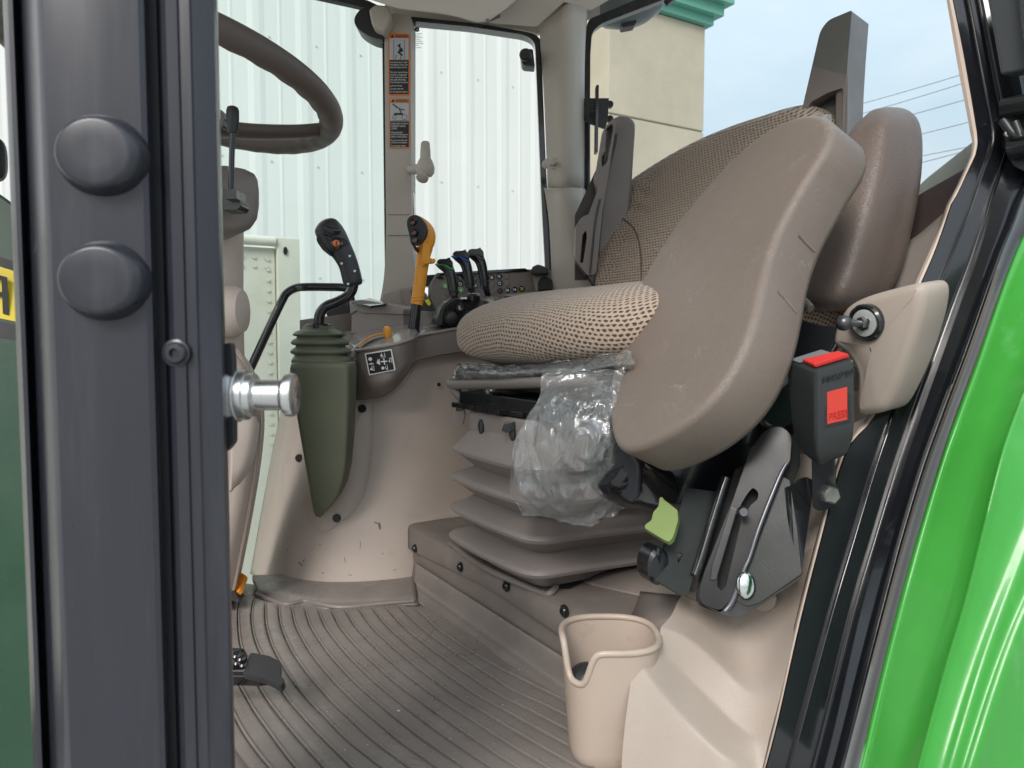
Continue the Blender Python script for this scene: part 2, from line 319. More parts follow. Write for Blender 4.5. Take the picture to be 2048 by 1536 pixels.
def tube(name, pts, rad, m, parent=None, seg=12, n=6, closed=False, flat=None, up=None, cap=True, sharp=50, **kw):
    """a swept round bar; rad a number or one per point; flat = (vector, factor): squash along that direction"""
    k = len(pts); rr = rad if isinstance(rad, (list, tuple)) else [rad] * k
    P4 = [Vector((*p, 0)) for p in pts]
    for q, r in zip(P4, rr): q[3] = r
    C = catmull(P4, n, closed) if n > 1 else P4
    pos = [Vector(c[:3]) for c in C]; rs_ = [max(c[3], 1e-5) for c in C]; K = len(pos)
    V = []; F = []; prev = Vector(up) if up is not None else None
    for i in range(K):
        a = pos[i - 1] if (i > 0 or closed) else pos[i]; b = pos[(i + 1) % K] if (i < K - 1 or closed) else pos[i]
        t = (b - a).normalized()
        if prev is None: prev = Vector((0, 0, 1)) if abs(t.z) < .9 else Vector((1, 0, 0))
        s = (prev - t * prev.dot(t))
        if s.length < 1e-5: s = t.orthogonal()
        s.normalize(); prev = s; w = t.cross(s)
        for j in range(seg):
            an = 2 * math.pi * j / seg; d = (s * math.cos(an) + w * math.sin(an)) * rs_[i]
            if flat is not None: fv = Vector(flat[0]).normalized(); d = d + fv * d.dot(fv) * (flat[1] - 1)
            V.append(pos[i] + d)
    for i in range(K if closed else K - 1):
        for j in range(seg):
            a, b = i * seg + j, i * seg + (j + 1) % seg; c, d = ((i + 1) % K) * seg + (j + 1) % seg, ((i + 1) % K) * seg + j
            F.append((a, b, c, d))
    if cap and not closed: F.append(tuple(range(seg))); F.append(tuple(range((K - 1) * seg, K * seg)))
    return finish(name, V, F, m, parent, sharp=sharp, **kw)
def lathe(name, o, ax, prof, m, parent=None, seg=32, sup=2, a=None, asp=1, sharp=35, **kw):
    """profile (radius, height) about an axis; sup > 2 squares the section, asp scales the second axis"""
    z = Vector(ax).normalized(); x = (Vector(a) if a is not None else z.orthogonal()); x = (x - z * x.dot(z)).normalized(); y = z.cross(x)
    V = []; F = []; K = len(prof)
    for r, h in prof:
        for j in range(seg):
            t = 2 * math.pi * j / seg; c, s = math.cos(t), math.sin(t)
            f = (abs(c) ** sup + abs(s) ** sup) ** (-1 / sup)
            V.append(o + z * h + (x * c * f + y * s * f * asp) * max(r, 1e-5))
    for i in range(K - 1):
        for j in range(seg): F.append((i * seg + j, i * seg + (j + 1) % seg, (i + 1) * seg + (j + 1) % seg, (i + 1) * seg + j))
    F.append(tuple(range(seg))); F.append(tuple(range((K - 1) * seg, K * seg)))
    return finish(name, V, F, m, parent, sharp=sharp, **kw)
def screw(name, o, ax, r, m=None, parent=None, hexs=False):
    m = m or dsteel
    if hexs: return lathe(name, o, ax, [(r * 1.25, 0), (r * 1.25, r * .15), (r, r * .16), (r, r * .75), (r * .85, r * .85)], m, parent, seg=6)
    return lathe(name, o, ax, [(r, 0), (r, r * .25), (r * .85, r * .5), (r * .45, r * .55), (r * .42, r * .2), (.0001, r * .2)], m, parent, seg=18)
def surf(name, lines, m, parent=None, n=24, smooth_u=0, solid=.004, sub=0, sharp=30, cat=4, uv=False, cross=0, label=None, **kw):
    """a skin through several 3-D polylines"""
    L = [resample(catmull(l, cat) if cat > 1 else l, n) for l in lines]
    if cross:
        cols = [catmull([l[i] for l in L], cross) for i in range(n)]
        L = [[cols[i][j] for i in range(n)] for j in range(len(cols[0]))]
    V = [p for l in L for p in l]; F = []
    for i in range(len(L) - 1):
        for j in range(n - 1): F.append((i * n + j, i * n + j + 1, (i + 1) * n + j + 1, (i + 1) * n + j))
    # the skin's own thickness always lies on the side away from the camera
    a = F[len(F) // 2]; nn = (V[a[1]] - V[a[0]]).cross(V[a[2]] - V[a[0]])
    if nn.dot(V[a[0]] - CAM) > 0: F = [tuple(reversed(f)) for f in F]
    vs = V; me_kw = dict(kw)
    c = Vector((sum(v.x for v in vs) / len(vs), sum(v.y for v in vs) / len(vs), min(v.z for v in vs)))
    me = bpy.data.meshes.new(name); me.from_pydata([v - c for v in vs], [], F); me.update()
    if uv:
        ul = me.uv_layers.new(name='UVMap'); lu = [0]
        for j in range(1, n): lu.append(lu[-1] + (L[len(L) // 2][j] - L[len(L) // 2][j - 1]).length)
        lv = [0]
        for i in range(1, len(L)): lv.append(lv[-1] + (L[i][n // 2] - L[i - 1][n // 2]).length)
        for lp in me.loops: i, j = divmod(lp.vertex_index, n); ul.data[lp.index].uv = (lu[j], lv[i])
    for p in me.polygons: p.use_smooth = True
    if sharp and not sub: me.set_sharp_from_angle(angle=R(sharp))
    me.materials.append(m); o = bpy.data.objects.new(name, me); COL.objects.link(o); o.location = c; o['_w'] = tuple(c); place(o, parent)
    if sub: s = o.modifiers.new('sub', 'SUBSURF'); s.levels = sub; s.render_levels = sub
    if solid: s = o.modifiers.new('solid', 'SOLIDIFY'); s.thickness = solid; s.offset = -1
    if label: o["label"] = label
    return o
def puff(name, out, pl, T, r, m, parent=None, dome=.004, N=96, ext=None, rb=None, fn=None, backgrow=0, smooth=True, sub=0, label=None):
    """an upholstered pad: traced face outline, real thickness T, rounded edges of radius r, domed face"""
    pts = resample([PP(x, y, pl) for x, y in (smooth2(out) if smooth else rp(out))], N, True)
    nrm = away(pl); e1 = (pts[1] - pts[0]).normalized() if abs(nrm.z) > .9 else Vector((0, 0, 1)).cross(nrm).normalized(); e2 = nrm.cross(e1).normalized()
    if e2.z < 0: e2 = -e2
    o = sum(pts, Vector()) / N
    q = [Vector(((p - o).dot(e1), (p - o).dot(e2))) for p in pts]
    area = sum(q[i].x * q[(i + 1) % N].y - q[(i + 1) % N].x * q[i].y for i in range(N))
    nr = []
    for i in range(N):
        t = (q[(i + 1) % N] - q[i - 1]).normalized(); v = Vector((-t.y, t.x))
        nr.append(v if area > 0 else -v)
    E = ext.normalized() if ext is not None else nrm
    rb = rb or r * .6; V = []; UV = []; rings = 0
    def ring(ins, dep, s=1.0):
        nonlocal rings
        for i in range(N):
            p = (q[i] + nr[i] * ins) * s
            d = dep - r - (fn(p, s) if (fn and s < .999) else 0)
            V.append(o + e1 * p.x + e2 * p.y + E * d); UV.append((p.x, p.y - (dep if s == 1 else 0)))
        rings += 1
    ring(rb * 1.0, T); ring(rb * .3, T - rb * .3); ring(0, T - rb)
    for k in range(0, 7):
        a = R(90) * k / 6; ring(-backgrow * 0 + r * (1 - math.cos(a)), r * (1 - math.sin(a)))
    for s in (.94, .86, .75, .62, .48, .34, .2, .08):
        ring(r, -dome * (1 - s * s), s)
    F = []
    for k in range(rings - 1):
        for i in range(N): a, b = k * N + i, k * N + (i + 1) % N; F.append((a, b, b + N, a + N))
    F.append(tuple(range(N))); F.append(tuple(range((rings - 1) * N, rings * N)))
    return finish(name, V, F, m, parent, sharp=60, uvs=UV, sub=sub, label=label)
def loft(name, rings, m, parent=None, N=40, sub=0, close=True, caps=True, sharp=50, catr=0, **kw):
    Rr = [resample(r, N, True) for r in rings]
    if catr:
        cols = [catmull([r[i] for r in Rr], catr) for i in range(N)]
        Rr = [[cols[i][j] for i in range(N)] for j in range(len(cols[0]))]
    V = [p for r in Rr for p in r]; F = []
    for k in range(len(Rr) - 1):
        for i in range(N): a, b = k * N + i, k * N + (i + 1) % N; F.append((a, b, b + N, a + N))
    if caps: F.append(tuple(range(N))); F.append(tuple(range((len(Rr) - 1) * N, len(Rr) * N)))
    return finish(name, V, F, m, parent, sharp=sharp, sub=sub, **kw)
def text(name, s, o, right, up, size, m, parent=None, th=.0003, width=None, align='LEFT'):
    cu = bpy.data.curves.new(name, 'FONT'); cu.body = s; cu.size = size; cu.extrude = th; cu.align_x = align; cu.resolution_u = 3
    t = bpy.data.objects.new(name, cu); me = bpy.data.meshes.new_from_object(t); bpy.data.objects.remove(t); bpy.data.curves.remove(cu)
    r = Vector(right).normalized(); u = Vector(up).normalized(); n = r.cross(u)
    f = 1
    if width:
        xs = [v.co.x for v in me.vertices]; f = width / max(max(xs) - min(xs), 1e-6)
    V = [o + r * v.co.x * f + u * v.co.y + n * v.co.z for v in me.vertices]; F = [tuple(p.vertices) for p in me.polygons]
    bpy.data.meshes.remove(me)
    return finish(name, V, F, m, parent, smooth=False)
from mathutils.bvhtree import BVHTree
def onmesh(o, px, lift=0.0):
    """points of an object's own surface, so that small relief sits exactly on it"""
    me = o.data; w = Vector(o['_w']); t = BVHTree.FromPolygons([v.co + w for v in me.vertices], [tuple(p.vertices) for p in me.polygons]); out = []
    for x, y in px:
        d = ray(x, y).normalized(); loc, n, i, ds = t.ray_cast(CAM, d)
        if loc is not None: out.append(loc - d * lift)
    return out
def slabs(name, outs, pl, th, m, parent=None, bevel=0, lift=0):
    """flat print: several small outlines of one mark, one mesh"""
    V = []; F = []; e = away(pl) * th; up = -away(pl) * lift
    for out in outs:
        p = [PP(x, y, pl) + up for x, y in rp(out)]; n = len(p); b = len(V); V += p + [q + e for q in p]
        F += [tuple(range(b, b + n)), tuple(range(b + 2 * n - 1, b + n - 1, -1))] + [(b + i, b + (i + 1) % n, b + (i + 1) % n + n, b + i + n) for i in range(n)]
    return finish(name, V, F, m, parent, smooth=False, bevel=bevel)
def rect(x0, y0, x1, y1, r=0): return [(x0, y0, r), (x1, y0, r), (x1, y1, r), (x0, y1, r)]
def disc2(cx, cy, r, ry=None, n=16, a0=0): return [(cx + r * math.cos(2 * math.pi * i / n + a0), cy + (ry or r) * math.sin(2 * math.pi * i / n + a0)) for i in range(n)]
# ================================================================ OUTSIDE
groundm = mat('yard_concrete', (.36, .35, .33), .85, bump=.3, bscale=30, bdist=.01, var=.15, vscale=.7, wear_sheen=.4, wcol=(.2, .19, .18), wscale=2)
def simple(name, V, F, m, **kw): return finish(name, V, F, m, smooth=False, **kw)
g = simple('ground', [Vector((-200, -60, 0)), Vector((200, -60, 0)), Vector((200, 300, 0)), Vector((-200, 300, 0))], [(0, 1, 2, 3)], groundm); struct(g)
# ---- corrugated metal building
wallm = mat('white_ribbed_metal', (.70, .70, .685), .5, bump=.0, var=.05, vscale=1.2, wear_sheen=.18, wcol=(.5, .52, .48), stretch=(2.2, 2.2, .25), wscale=3)
WU = 5.0; V0, V1 = -7.5, 4.55
ZT = 5.2
B = thing('metal_building', 'tall white ribbed metal building wall filling the side windows of the cab', 'building', UVZ(WU, -1, 0) * 1)
B.location.z = 0; B['_w'] = tuple(B.location)
V = []; F = []; prof = []; v = V0; pitch = .305
while v < V1:
    prof += [(v, 0), (v + .035, -.007), (v + .075, -.007), (v + .11, 0), (v + .19, 0), (v + .205, -.003), (v + .22, 0)]
    v += pitch
for (vv, du) in prof: V += [UVZ(WU + du, vv, ZT), UVZ(WU + du, vv, -CZ)]
for i in range(len(prof) - 1): F.append((2 * i, 2 * i + 1, 2 * i + 3, 2 * i + 2))
c = finish('wall_cladding', V, F, wallm, B, smooth=False)
V = []; F = []
def rod(V, F, c, ax, r, h, seg=6):
    a = ax.orthogonal().normalized(); b = ax.cross(a); k = len(V)
    for q in (0, h):
        for j in range(seg): t = 2 * math.pi * j / seg; V.append(c + ax * q + (a * math.cos(t) + b * math.sin(t)) * r)
    for j in range(seg): F.append((k + j, k + (j + 1) % seg, k + seg + (j + 1) % seg, k + seg + j))
    F.append(tuple(k + seg + j for j in range(seg)))
for zz in (-.6, .42, 1.16, 1.95, 2.7):
    v = V0 + .14
    while v < V1: rod(V, F, UVZ(WU - .001, v, zz), -UX, .006, .004); v += pitch
bo = finish('cladding_bolt', V, F, mat('dull_bolt', (.42, .43, .41), .5), B, smooth=False); bo['kind'] = 'stuff'
# ---- stucco building with green cornice
stm = mat('tan_stucco', (.47, .41, .315), .85, bump=.5, bscale=60, bdist=.004, var=.09, vscale=2.2, wear_sheen=.35, wcol=(.4, .36, .27), wscale=1.6)
corn = mat('green_cornice', (.13, .38, .29), .5, var=.06)
def onU(px, py, U_): return PP(px, py, plU(U_))
SU = 4.75; a = onU(1214, 600, SU); vL = (a - CAM).dot(VX); vR = (onU(1407, 300, SU) - CAM).dot(VX)
S = thing('stucco_building', 'tan stucco building corner with a green cornice seen through the rear window', 'building', UVZ(SU, vR, -CZ))
ztop = (onU(1407, 52, SU) - CAM).z; zj = (onU(1407, 264, SU) - CAM).z
def ubox(name, u0, u1, v0, v1, z0, z1, m, parent=None, bevel=.004, **kw):
    return box(name, UVZ((u0 + u1) / 2, (v0 + v1) / 2, (z0 + z1) / 2), (UX, VX, ZX), ((u1 - u0) / 2, (v1 - v0) / 2, (z1 - z0) / 2), m, parent, bevel=bevel, **kw)
zs = [-CZ, zj - 2.4, zj - 1.2, zj, ztop]
for i in range(len(zs) - 1): ubox('wall_panel', SU, SU + 5, vL, vR, zs[i] + .006, zs[i + 1] - .006, stm, S, bevel=.01)
ubox('wall_joint', SU + .012, SU + 4.9, vL + .01, vR - .01, -CZ, ztop - .05, mat('joint_brown', (.3, .26, .2), .8), S)
ubox('cornice', SU - .05, SU + 5, vL - .05, vR + .05, ztop, ztop + .07, corn, S); ubox('cornice', SU - .11, SU + 5, vL - .11, vR + .11, ztop + .07, ztop + .16, corn, S); ubox('cornice', SU - .17, SU + 5, vL - .17, vR + .17, ztop + .16, ztop + .24, corn, S)
# ---- riveted trailer body between the tractor and the building
trm = mat('old_white_trailer', (.62, .605, .53), .5, bump=.1, bscale=20, bdist=.003, var=.08, vscale=4, wear_sheen=.3, wcol=(.42, .39, .26), wscale=6)
TU = 2.6
tv = (onU(598, 600, TU) - CAM).dot(VX); tz = (onU(560, 485, TU) - CAM).z; pv = (onU(552, 600, TU) - CAM).dot(VX)
T = thing('trailer', 'weathered cream riveted trailer body outside the left window behind the steering column', 'trailer', UVZ(TU + .5, tv - 1.5, -CZ))
ubox('side_panel', TU, TU + 1.6, tv - 3.2, pv, -CZ + .45, tz - .02, trm, T)
ubox('corner_post', TU - .02, TU + 1.6, pv + .002, tv, -CZ + .45, tz + .015, trm, T)
tube('top_rail', [UVZ(TU - .015, tv - 3.2, tz), UVZ(TU - .015, pv - .003, tz)], .017, trm, T, n=1)
V = []; F = []
z = tz - .06
for zz in (tz - .055, tz - .085):
    v = pv - .03
    while v > tv - 3: rod(V, F, UVZ(TU - .001, v, zz), -UX, .006, .004); v -= .04
while z > -CZ + .5:
    rod(V, F, UVZ(TU - .001, pv - .025, z), -UX, .006, .004); z -= .035
rv = finish('rivet', V, F, trm, T, smooth=False); rv['kind'] = 'stuff'
lathe('post_hole', UVZ(TU - .021, (pv + tv) / 2 - .01, tz - .03), -UX, [(.014, 0), (.014, .004), (.01, .004), (.01, .001), (.0001, .001)], dark, T, a=ZX, asp=.5, seg=16)
for s in (-3.0, -2.6):
    lathe('wheel', UVZ(TU + .15, tv + s + .3, -CZ + .45), UX, [(.2, 0), (.42, 0), (.45, .05), (.45, .25), (.4, .28), (.0001, .28)], brub, T)
# ---- power lines and poles
PLs = [((1740, 197), (1930, 143)), ((1738, 218), (1935, 160)), ((1850, 218), (1942, 194)), ((1850, 262), (1945, 240)), ((1850, 305), (1938, 290)), ((1850, 318), (1915, 303))]
cab_ = mat('cable', (.16, .17, .18), .6)
for k, (a, b) in enumerate(PLs):
    D = 34 + k * .35; d = ((b[0] - a[0]), (b[1] - a[1])); A = (a[0] - d[0] * 1.6 if k < 2 else a[0] - d[0] * 3.4, a[1] - d[1] * 1.5 if k < 2 else a[1] - d[1] * 3.0); Bq = (b[0] + d[0] * 1.5, b[1] + d[1] * 1.55)
    p0, p1 = P(*A, D + 10), P(*Bq, D - 4); mid = (p0 + p1) / 2 - ZX * .25
    o = tube('power_line', [p0, mid, p1], .017, cab_, seg=6, n=10)
    tag(o, ['highest overhead cable crossing the pale sky beyond the rear window', 'second highest overhead cable in the sky, just under the top one', 'third overhead cable down in the sky, level with the side bolster top', 'fourth overhead cable down, alone in the middle of the sky gap', 'upper cable of the lowest close pair in the sky', 'lowest overhead cable in the sky above the rear trim'][k], 'power line', 'overhead power lines behind the cab')

# ================================================================ THE TRACTOR'S SHELL
TR = thing('tractor', 'green farm tractor with beige cab interior and open left door', 'tractor', UVZ(.9, .6, -CZ))
hv = lambda px, D: Vector(((px - 1024) / FPX * D, D, 0))
# near front post: one vertical pressing
pp_ = [(34, .402), (38, .394), (44, .390), (53, .390), (58, .394), (61, .400), (65, .402), (69, .396), (98, .3685), (104, .366), (112, .3645), (200, .3655), (296, .370), (308, .372), (313, .377), (316, .389), (332, .390), (336, .384), (341, .377), (350, .3755), (372, .377), (376, .3785), (396, .379), (401, .3775), (430, .381), (444, .384), (449, .389), (450, .397)]
back = [(452, .44), (400, .50), (180, .53), (70, .50), (52, .44)]
ring = [hv(a, d) for a, d in pp_] + [hv(a, d) for a, d in back]
pb = [p + ZX * (CZ - .75) for p in ring]; pt = [p + ZX * (CZ + .62) for p in ring]; k = len(ring)
def zcut(p, z): return Vector((p.x, p.y, z))
post = finish('front_post', pb + pt, [tuple(range(k)), tuple(range(2 * k - 1, k - 1, -1))] + [(i, (i + 1) % k, (i + 1) % k + k, i + k) for i in range(k)], postm, TR, sharp=30, label='dusty black near front post with two round bosses')
facepl = pl3((112, 768, .3645), (296, 768, .370), (205, 100, .3680))
fn_ = -away(facepl)
for (cx, cy, n_) in ((206, 313, 0), (211, 562, 1)):
    c = PP(cx, cy, facepl); s = .365 / FPX
    lathe('boss', c - fn_ * .001, fn_, [(88 * s, 0), (86 * s, .0022), (79 * s, .0075), (71 * s, .0112), (66 * s, .0120), (62 * s, .0122), (30 * s, .0122), (.0001, .0122)], postm, post, seg=48, asp=.93, a=Vector((1, 0, 0)), sharp=60)
chpl = pl3((69, 768, .396), (98, 768, .3685), (84, 100, .3825))
nn = -away(chpl); c = PP(73, 450, chpl) + nn * .0008
lathe('post_hole', c - nn * .0005, nn, [(.0148, 0), (.0146, .0006), (.0001, .0006)], dark, post, a=ZX, asp=.92, seg=32)
lathe('hole_rim', c - nn * .0004, nn, [(.0162, 0), (.0160, .0010), (.0150, .0016), (.0142, .0010), (.014, 0)], postm, post, a=ZX, asp=.92, seg=32)
screw('socket_screw', P(353, 706, .3755), Vector((0, -1, 0)), 22 * .375 / FPX, postm, post)
lathe('screw_washer', P(353, 706, .377), Vector((0, -1, 0)), [(.0072, 0), (.0072, .0012), (.0062, .0018), (.0001, .0019)], postm, post, seg=24)
# striker pin
D = .405; s = D / FPX; X = Vector((1, 0, 0)); o = P(452, 790, D)
sk = lathe('striker_pin', o, X, [(.0001, 0), (57 * s, 0), (57 * s, 14 * s), (54 * s, 22 * s), (54 * s, 28 * s), (50 * s, 30 * s), (50 * s, 44 * s), (44 * s, 46 * s), (43 * s, 58 * s), (33 * s, 62 * s), (31 * s, 63 * s), (31 * s, 112 * s), (34 * s, 114 * s), (43 * s, 122 * s), (44 * s, 130 * s), (42 * s, 138 * s), (36 * s, 141 * s), (.0001, 142 * s)], steel, post, seg=40, label='bright zinc door striker pin on the near post')
slab('striker_plate', [(440, 690, 4), (462, 684, 6), (466, 720, 4), (468, 885, 6), (452, 905, 6), (440, 900, 4)], plY(.395), .006, black, post, bevel=.001)
# hood seen past the post
hp = pl3((0, 800, 1.16), (60, 800, 1.17), (30, 300, 1.22))
hood = slab('hood', [(-260, 330, 40), (-40, 362, 30), (50, 420, 60), (90, 520), (90, 1700), (-260, 1700)], hp, .5, dgreen, TR, bevel=.02, bseg=4)
slab('yellow_stripe', [(-200, 470), (90, 562), (90, 655), (-200, 596)], hp, .002, yellow, hood, bevel=0, ext=-away(hp) * .0015)
slab('black_stripe', [(-200, 452), (90, 542), (90, 560), (-200, 468)], hp, .002, blackprint, hood, bevel=0, ext=-away(hp) * .0016)
slab('black_stripe', [(-200, 600), (90, 662), (90, 690), (-200, 640)], hp, .002, blackprint, hood, bevel=0, ext=-away(hp) * .0016)
a = PP(28, 634, hp) - away(hp) * .0025
text('decal_letter', 'R', a, PP(0, 626, hp) - PP(28, 634, hp), ZX, .088, blackprint, hood)
mr_ = lathe('front_mirror', P(-8, 322, .9), Vector((.3, -1, 0)), [(.0001, 0), (.02, 0), (.026, .006), (.026, .016), (.02, .022), (.0001, .023)], black, TR, a=ZX, asp=.55, sup=3, label='black rounded lamp housing beside the near post')

# ---- ceiling and roof
zc = (P(1000, 40, 1.5) - CAM).z + .10
def zp(px, py, z): return PP(px, py, plZ(z))
roof = thing('x', '', '', (0, 0, 0)); bpy.data.objects.remove(roof)
V = []
U0, U1, Va, Vb = .30, 1.57, -.75, .98
hl = box('headliner', UVZ((U0 + U1) / 2, (Va + Vb) / 2, zc + .07), (UX, VX, ZX), ((U1 - U0) / 2, (Vb - Va) / 2, .05), liner, TR, bevel=.04, bseg=5)
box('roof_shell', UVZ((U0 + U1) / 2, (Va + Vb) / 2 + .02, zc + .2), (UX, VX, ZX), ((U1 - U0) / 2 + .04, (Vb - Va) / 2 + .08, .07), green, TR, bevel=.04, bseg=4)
# dropped headliner bulge seen at the top
slab('headliner_bulge', [(600, -60), (735, -2, 6), (795, 18, 20), (900, 30, 30), (952, 46, 12), (975, 44, 10), (1010, 20, 20), (1045, -10), (1060, -60)], plY(1.40), .13, liner, TR, bevel=.006, bseg=3, ext=Vector((0, .12, .058)))
slab('headliner_edge', [(1000, 35), (975, 46, 6), (1074, 54, 4), (1128, 4, 4), (1168, 16, 4), (1180, 22), (1270, -30), (1000, -60)], plY(1.53), .12, liner, TR, bevel=.005, ext=Vector((0, .09, .045)))
screw('screw', P(975, 41, 1.395), Vector((0, -1, -.2)), .0035, dsteel, TR)

# ---- far B post with labels
bp = plY(1.50)
bpost = slab('side_post', [(768, 24, 4), (822, 30, 6), (822, 250, 20), (822, 470, 60), (832, 552, 10), (840, 620), (754, 630), (768, 560, 30), (772, 470, 30)], bp, .07, brownL if False else greyb, TR, bevel=.006, bseg=3, label='beige far side post carrying two warning labels')
slab('post_seam', rect(776, 470, 822, 472), bp, .001, brown, bpost, bevel=0, ext=Vector((0, -.0012, 0)))
slab('post_seam', rect(776, 429, 822, 430), bp, .001, mat('soft_seam', (.2, .175, .155), .6), bpost, bevel=0, ext=Vector((0, -.0012, 0)))
slab('seal', [(764, 62), (769, 62), (779, 585), (770, 585)], plY(1.515), .03, brub, bpost, bevel=.001)
mb = slab('mirror_mount', [(737, 18, 6), (750, 8, 4), (776, 10, 6), (783, 30, 6), (776, 48, 8), (768, 62, 6), (744, 52, 8)], plY(1.46), .05, greyb, TR, bevel=.006, bseg=3)
slab('mount_cap', [(722, 15, 12), (738, 16, 4), (744, 52, 6), (766, 60, 6), (766, 80, 4), (740, 74, 16), (712, 56, 16), (706, 36, 14)], plY(1.49), .05, black, TR, bevel=.008, bseg=3, label='rounded black hinge cap at the top of the far side post')
slab('windscreen_header', [(560, -60), (610, -30), (735, 0), (768, 16), (768, 24), (700, 8), (600, -14)], plY(1.51), .02, brub, TR, bevel=.001)

# ---- warning labels
def warning(name, x0, y0, x1, y1, pic, lines, label, kind):
    w = thing(name, label, 'warning label', P((x0 + x1) / 2, y1, 1.498)); pl = plY(1.4985)
    slab('backing', [(x0, y0, 4), (x1, y0 + 2, 4), (x1 + 1, y1, 4), (x0 + 1, y1, 4)], pl, .0008, orangeB if kind == 0 else mat('orange_label', (.72, .27, .1), .4, var=.02), w, bevel=0)
    sl_ = -.0004
    p2 = plY(1.4978); p3 = plY(1.4974)
    slab('picture_panel', rect(x0 + 3, pic[0], x1 - 2, pic[1]), p2, .0004, silverp, w, bevel=0)
    slab('text_panel', rect(x0 + 3, pic[1] + 1, x1 - 2, y1 - 3), p2, .0004, blackprint, w, bevel=0)
    slabs('warning_triangle', [[(x0 + 5, y0 + 9), (x0 + 8.5, y0 + 2.5), (x0 + 12, y0 + 9)]], p2, .0003, blackprint, w)
    a = P(x0 + 13.5, y0 + 9.6, 1.4974); text('warning_word', 'WARNING', a, X, ZX, .0088, blackprint, w, th=.0001, width=(x1 - x0 - 17) * 1.5 / FPX)
    a_ = P(x0 + 4.5, 0, 1.4972)
    for (yy, t, f) in lines:
        text('label_text', t, P(x0 + 4.5, yy, 1.4972), X, ZX, .0048, white, w, th=.0001, width=(x1 - x0 - 9) * f * 1.5 / FPX)
    return w
w1 = warning('warning_label', 776, 66, 819, 191, (76, 119), [(126, 'Avoid serious injury or death', .98), (131, 'from tipping or rollover. Keep', 1), (136, 'loads low on slopes and turns', .95), (146, 'This tractor may tip if driven', 1), (151, 'too fast or on rough ground', .95), (156, 'with a raised loader bucket.', .98), (161, 'Add weight before lifting.', .9), (166, 'Carry the bucket near ground', 1), (173, 'and travel slowly.', .7), (179, 'Use the seat belt', .75), (185, 'See the operators manual', .98)], 'orange and black warning label with rollover picture, upper one on the far side post', 0)
p3 = plY(1.4973)
slabs('rollover_picture', [[(796, 90), (799, 88), (803, 98), (800, 99)], [(794, 91), (801, 87), (802, 89), (795, 93)], [(797, 99), (805, 96), (806, 103), (799, 105)], [(794, 104), (797, 102), (806, 110), (803, 112)], [(790, 119), (790.8, 119), (794, 110), (793, 109)], [(799, 119), (800, 119), (803, 112), (802, 111)], rect(787, 79, 787.8, 118), rect(808.5, 79, 809.2, 118)], p3, .0002, blackprint, w1)
w2 = warning('warning_label', 777.5, 195, 819.5, 297, (206, 242), [(249, 'AVOID INJURY OR DEATH', 1), (254, 'CAUSED BY FALLING', .85), (258.5, 'LOADS', .35), (266, 'When using loader', .7), (270.5, 'ALWAYS use SAE approved', 1), (275, 'loader in raised position', .95), (282, 'If you do not, loads will', .95), (286.5, 'roll back on the operator', .97), (293, 'See operators manual', .85)], 'orange and black warning label with falling load picture, lower one on the far side post', 1)
slabs('loader_picture', [disc2(789, 234, 4, 4.5), disc2(809, 234, 5.5, 5.5), rect(788, 226, 806, 230), [(800, 217), (809, 219), (809, 221), (800, 219)], [(797, 216), (799, 215), (803, 225), (801, 226)], [(784, 208), (786, 207), (797, 215), (795, 217)], rect(783, 240.5, 816, 241.2)], p3, .0002, blackprint, w2)
slabs('loader_picture_light', [disc2(789, 234, 3, 3.5), disc2(809, 234, 4.5, 4.5)], plY(1.4971), .0001, silverp, w2)

# ---- far rear-quarter window with its frame
wp = plY(1.535)
fo = [(815, 32, 10), (975, 49, 30), (1068, 66, 16), (1082, 78, 10), (1092, 330), (1104, 545), (1090, 560), (828, 575), (818, 300)]
fi = [(822, 42, 5), (940, 53, 20), (1052, 70, 16), (1070, 84, 14), (1075, 200), (1082, 380), (1090, 537, 4), (832, 551, 5), (824, 300)]
wf = slab('side_window_frame', fo, wp, .03, blackp, TR, bevel=.0008, holes=[fi])
slab('window_glass', [(821, 42), (1066, 64), (1078, 84), (1100, 545), (830, 555)], plY(1.548), .004, glass_side, wf, bevel=0)
slab('hinge_block', [(1040, 98, 6), (1066, 97, 4), (1070, 132), (1044, 130, 8)], plY(1.50), .035, black, wf, bevel=.004)
lathe('hinge_knob', P(1052, 112, 1.495), Vector((-.2, -1, 0)), [(.012, 0), (.012, .008), (.008, .012), (.0001, .012)], black, wf)
slab('window_latch', [(1063, 534, 5), (1076, 528, 4), (1098, 536), (1098, 548), (1064, 548)], plY(1.50), .03, black, wf, bevel=.003)
lg = thing('glass_marking', 'small black printed glass marking in the top corner of the far side window', 'marking', P(833, 96, 1.546))
gp = plY(1.5462)
slabs('leaping_emblem', [[(829, 55, 1), (838, 54, 1), (839, 62, 1), (834, 64, 1), (829, 62, 1)]], gp, .0002, blackprint, lg)
slabs('leaping_emblem_light', [[(831, 61), (833, 58), (835, 56.5), (837, 59), (837, 61)]], plY(1.5460), .0001, white, lg)
grt = mat('grey_print', (.3, .32, .32), .5)
for (xx, yy, n_) in ((826, 67, 17), (828, 71, 11), (823, 74, 22), (822, 78, 18), (823, 82, 22), (830, 86, 17), (823, 90, 15), (828, 95, 14)): slabs('marking_line', [rect(xx, yy, xx + n_, yy + 1.0)], gp, .0002, grt, lg)
slab('roof_side_trim', [(770, -60), (770, 22), (818, 33), (975, 50), (1060, 63), (1076, 68), (1092, 60), (1200, 30), (1200, -60)], plY(1.575), .01, liner, TR, bevel=0)
# ---- left (door side) glass beyond the post and windscreen
slab('front_side_glass', [(300, -40), (764, 10), (775, 640), (640, 1190), (300, 1190)], plY(1.56), .004, glass_green, TR, bevel=0)
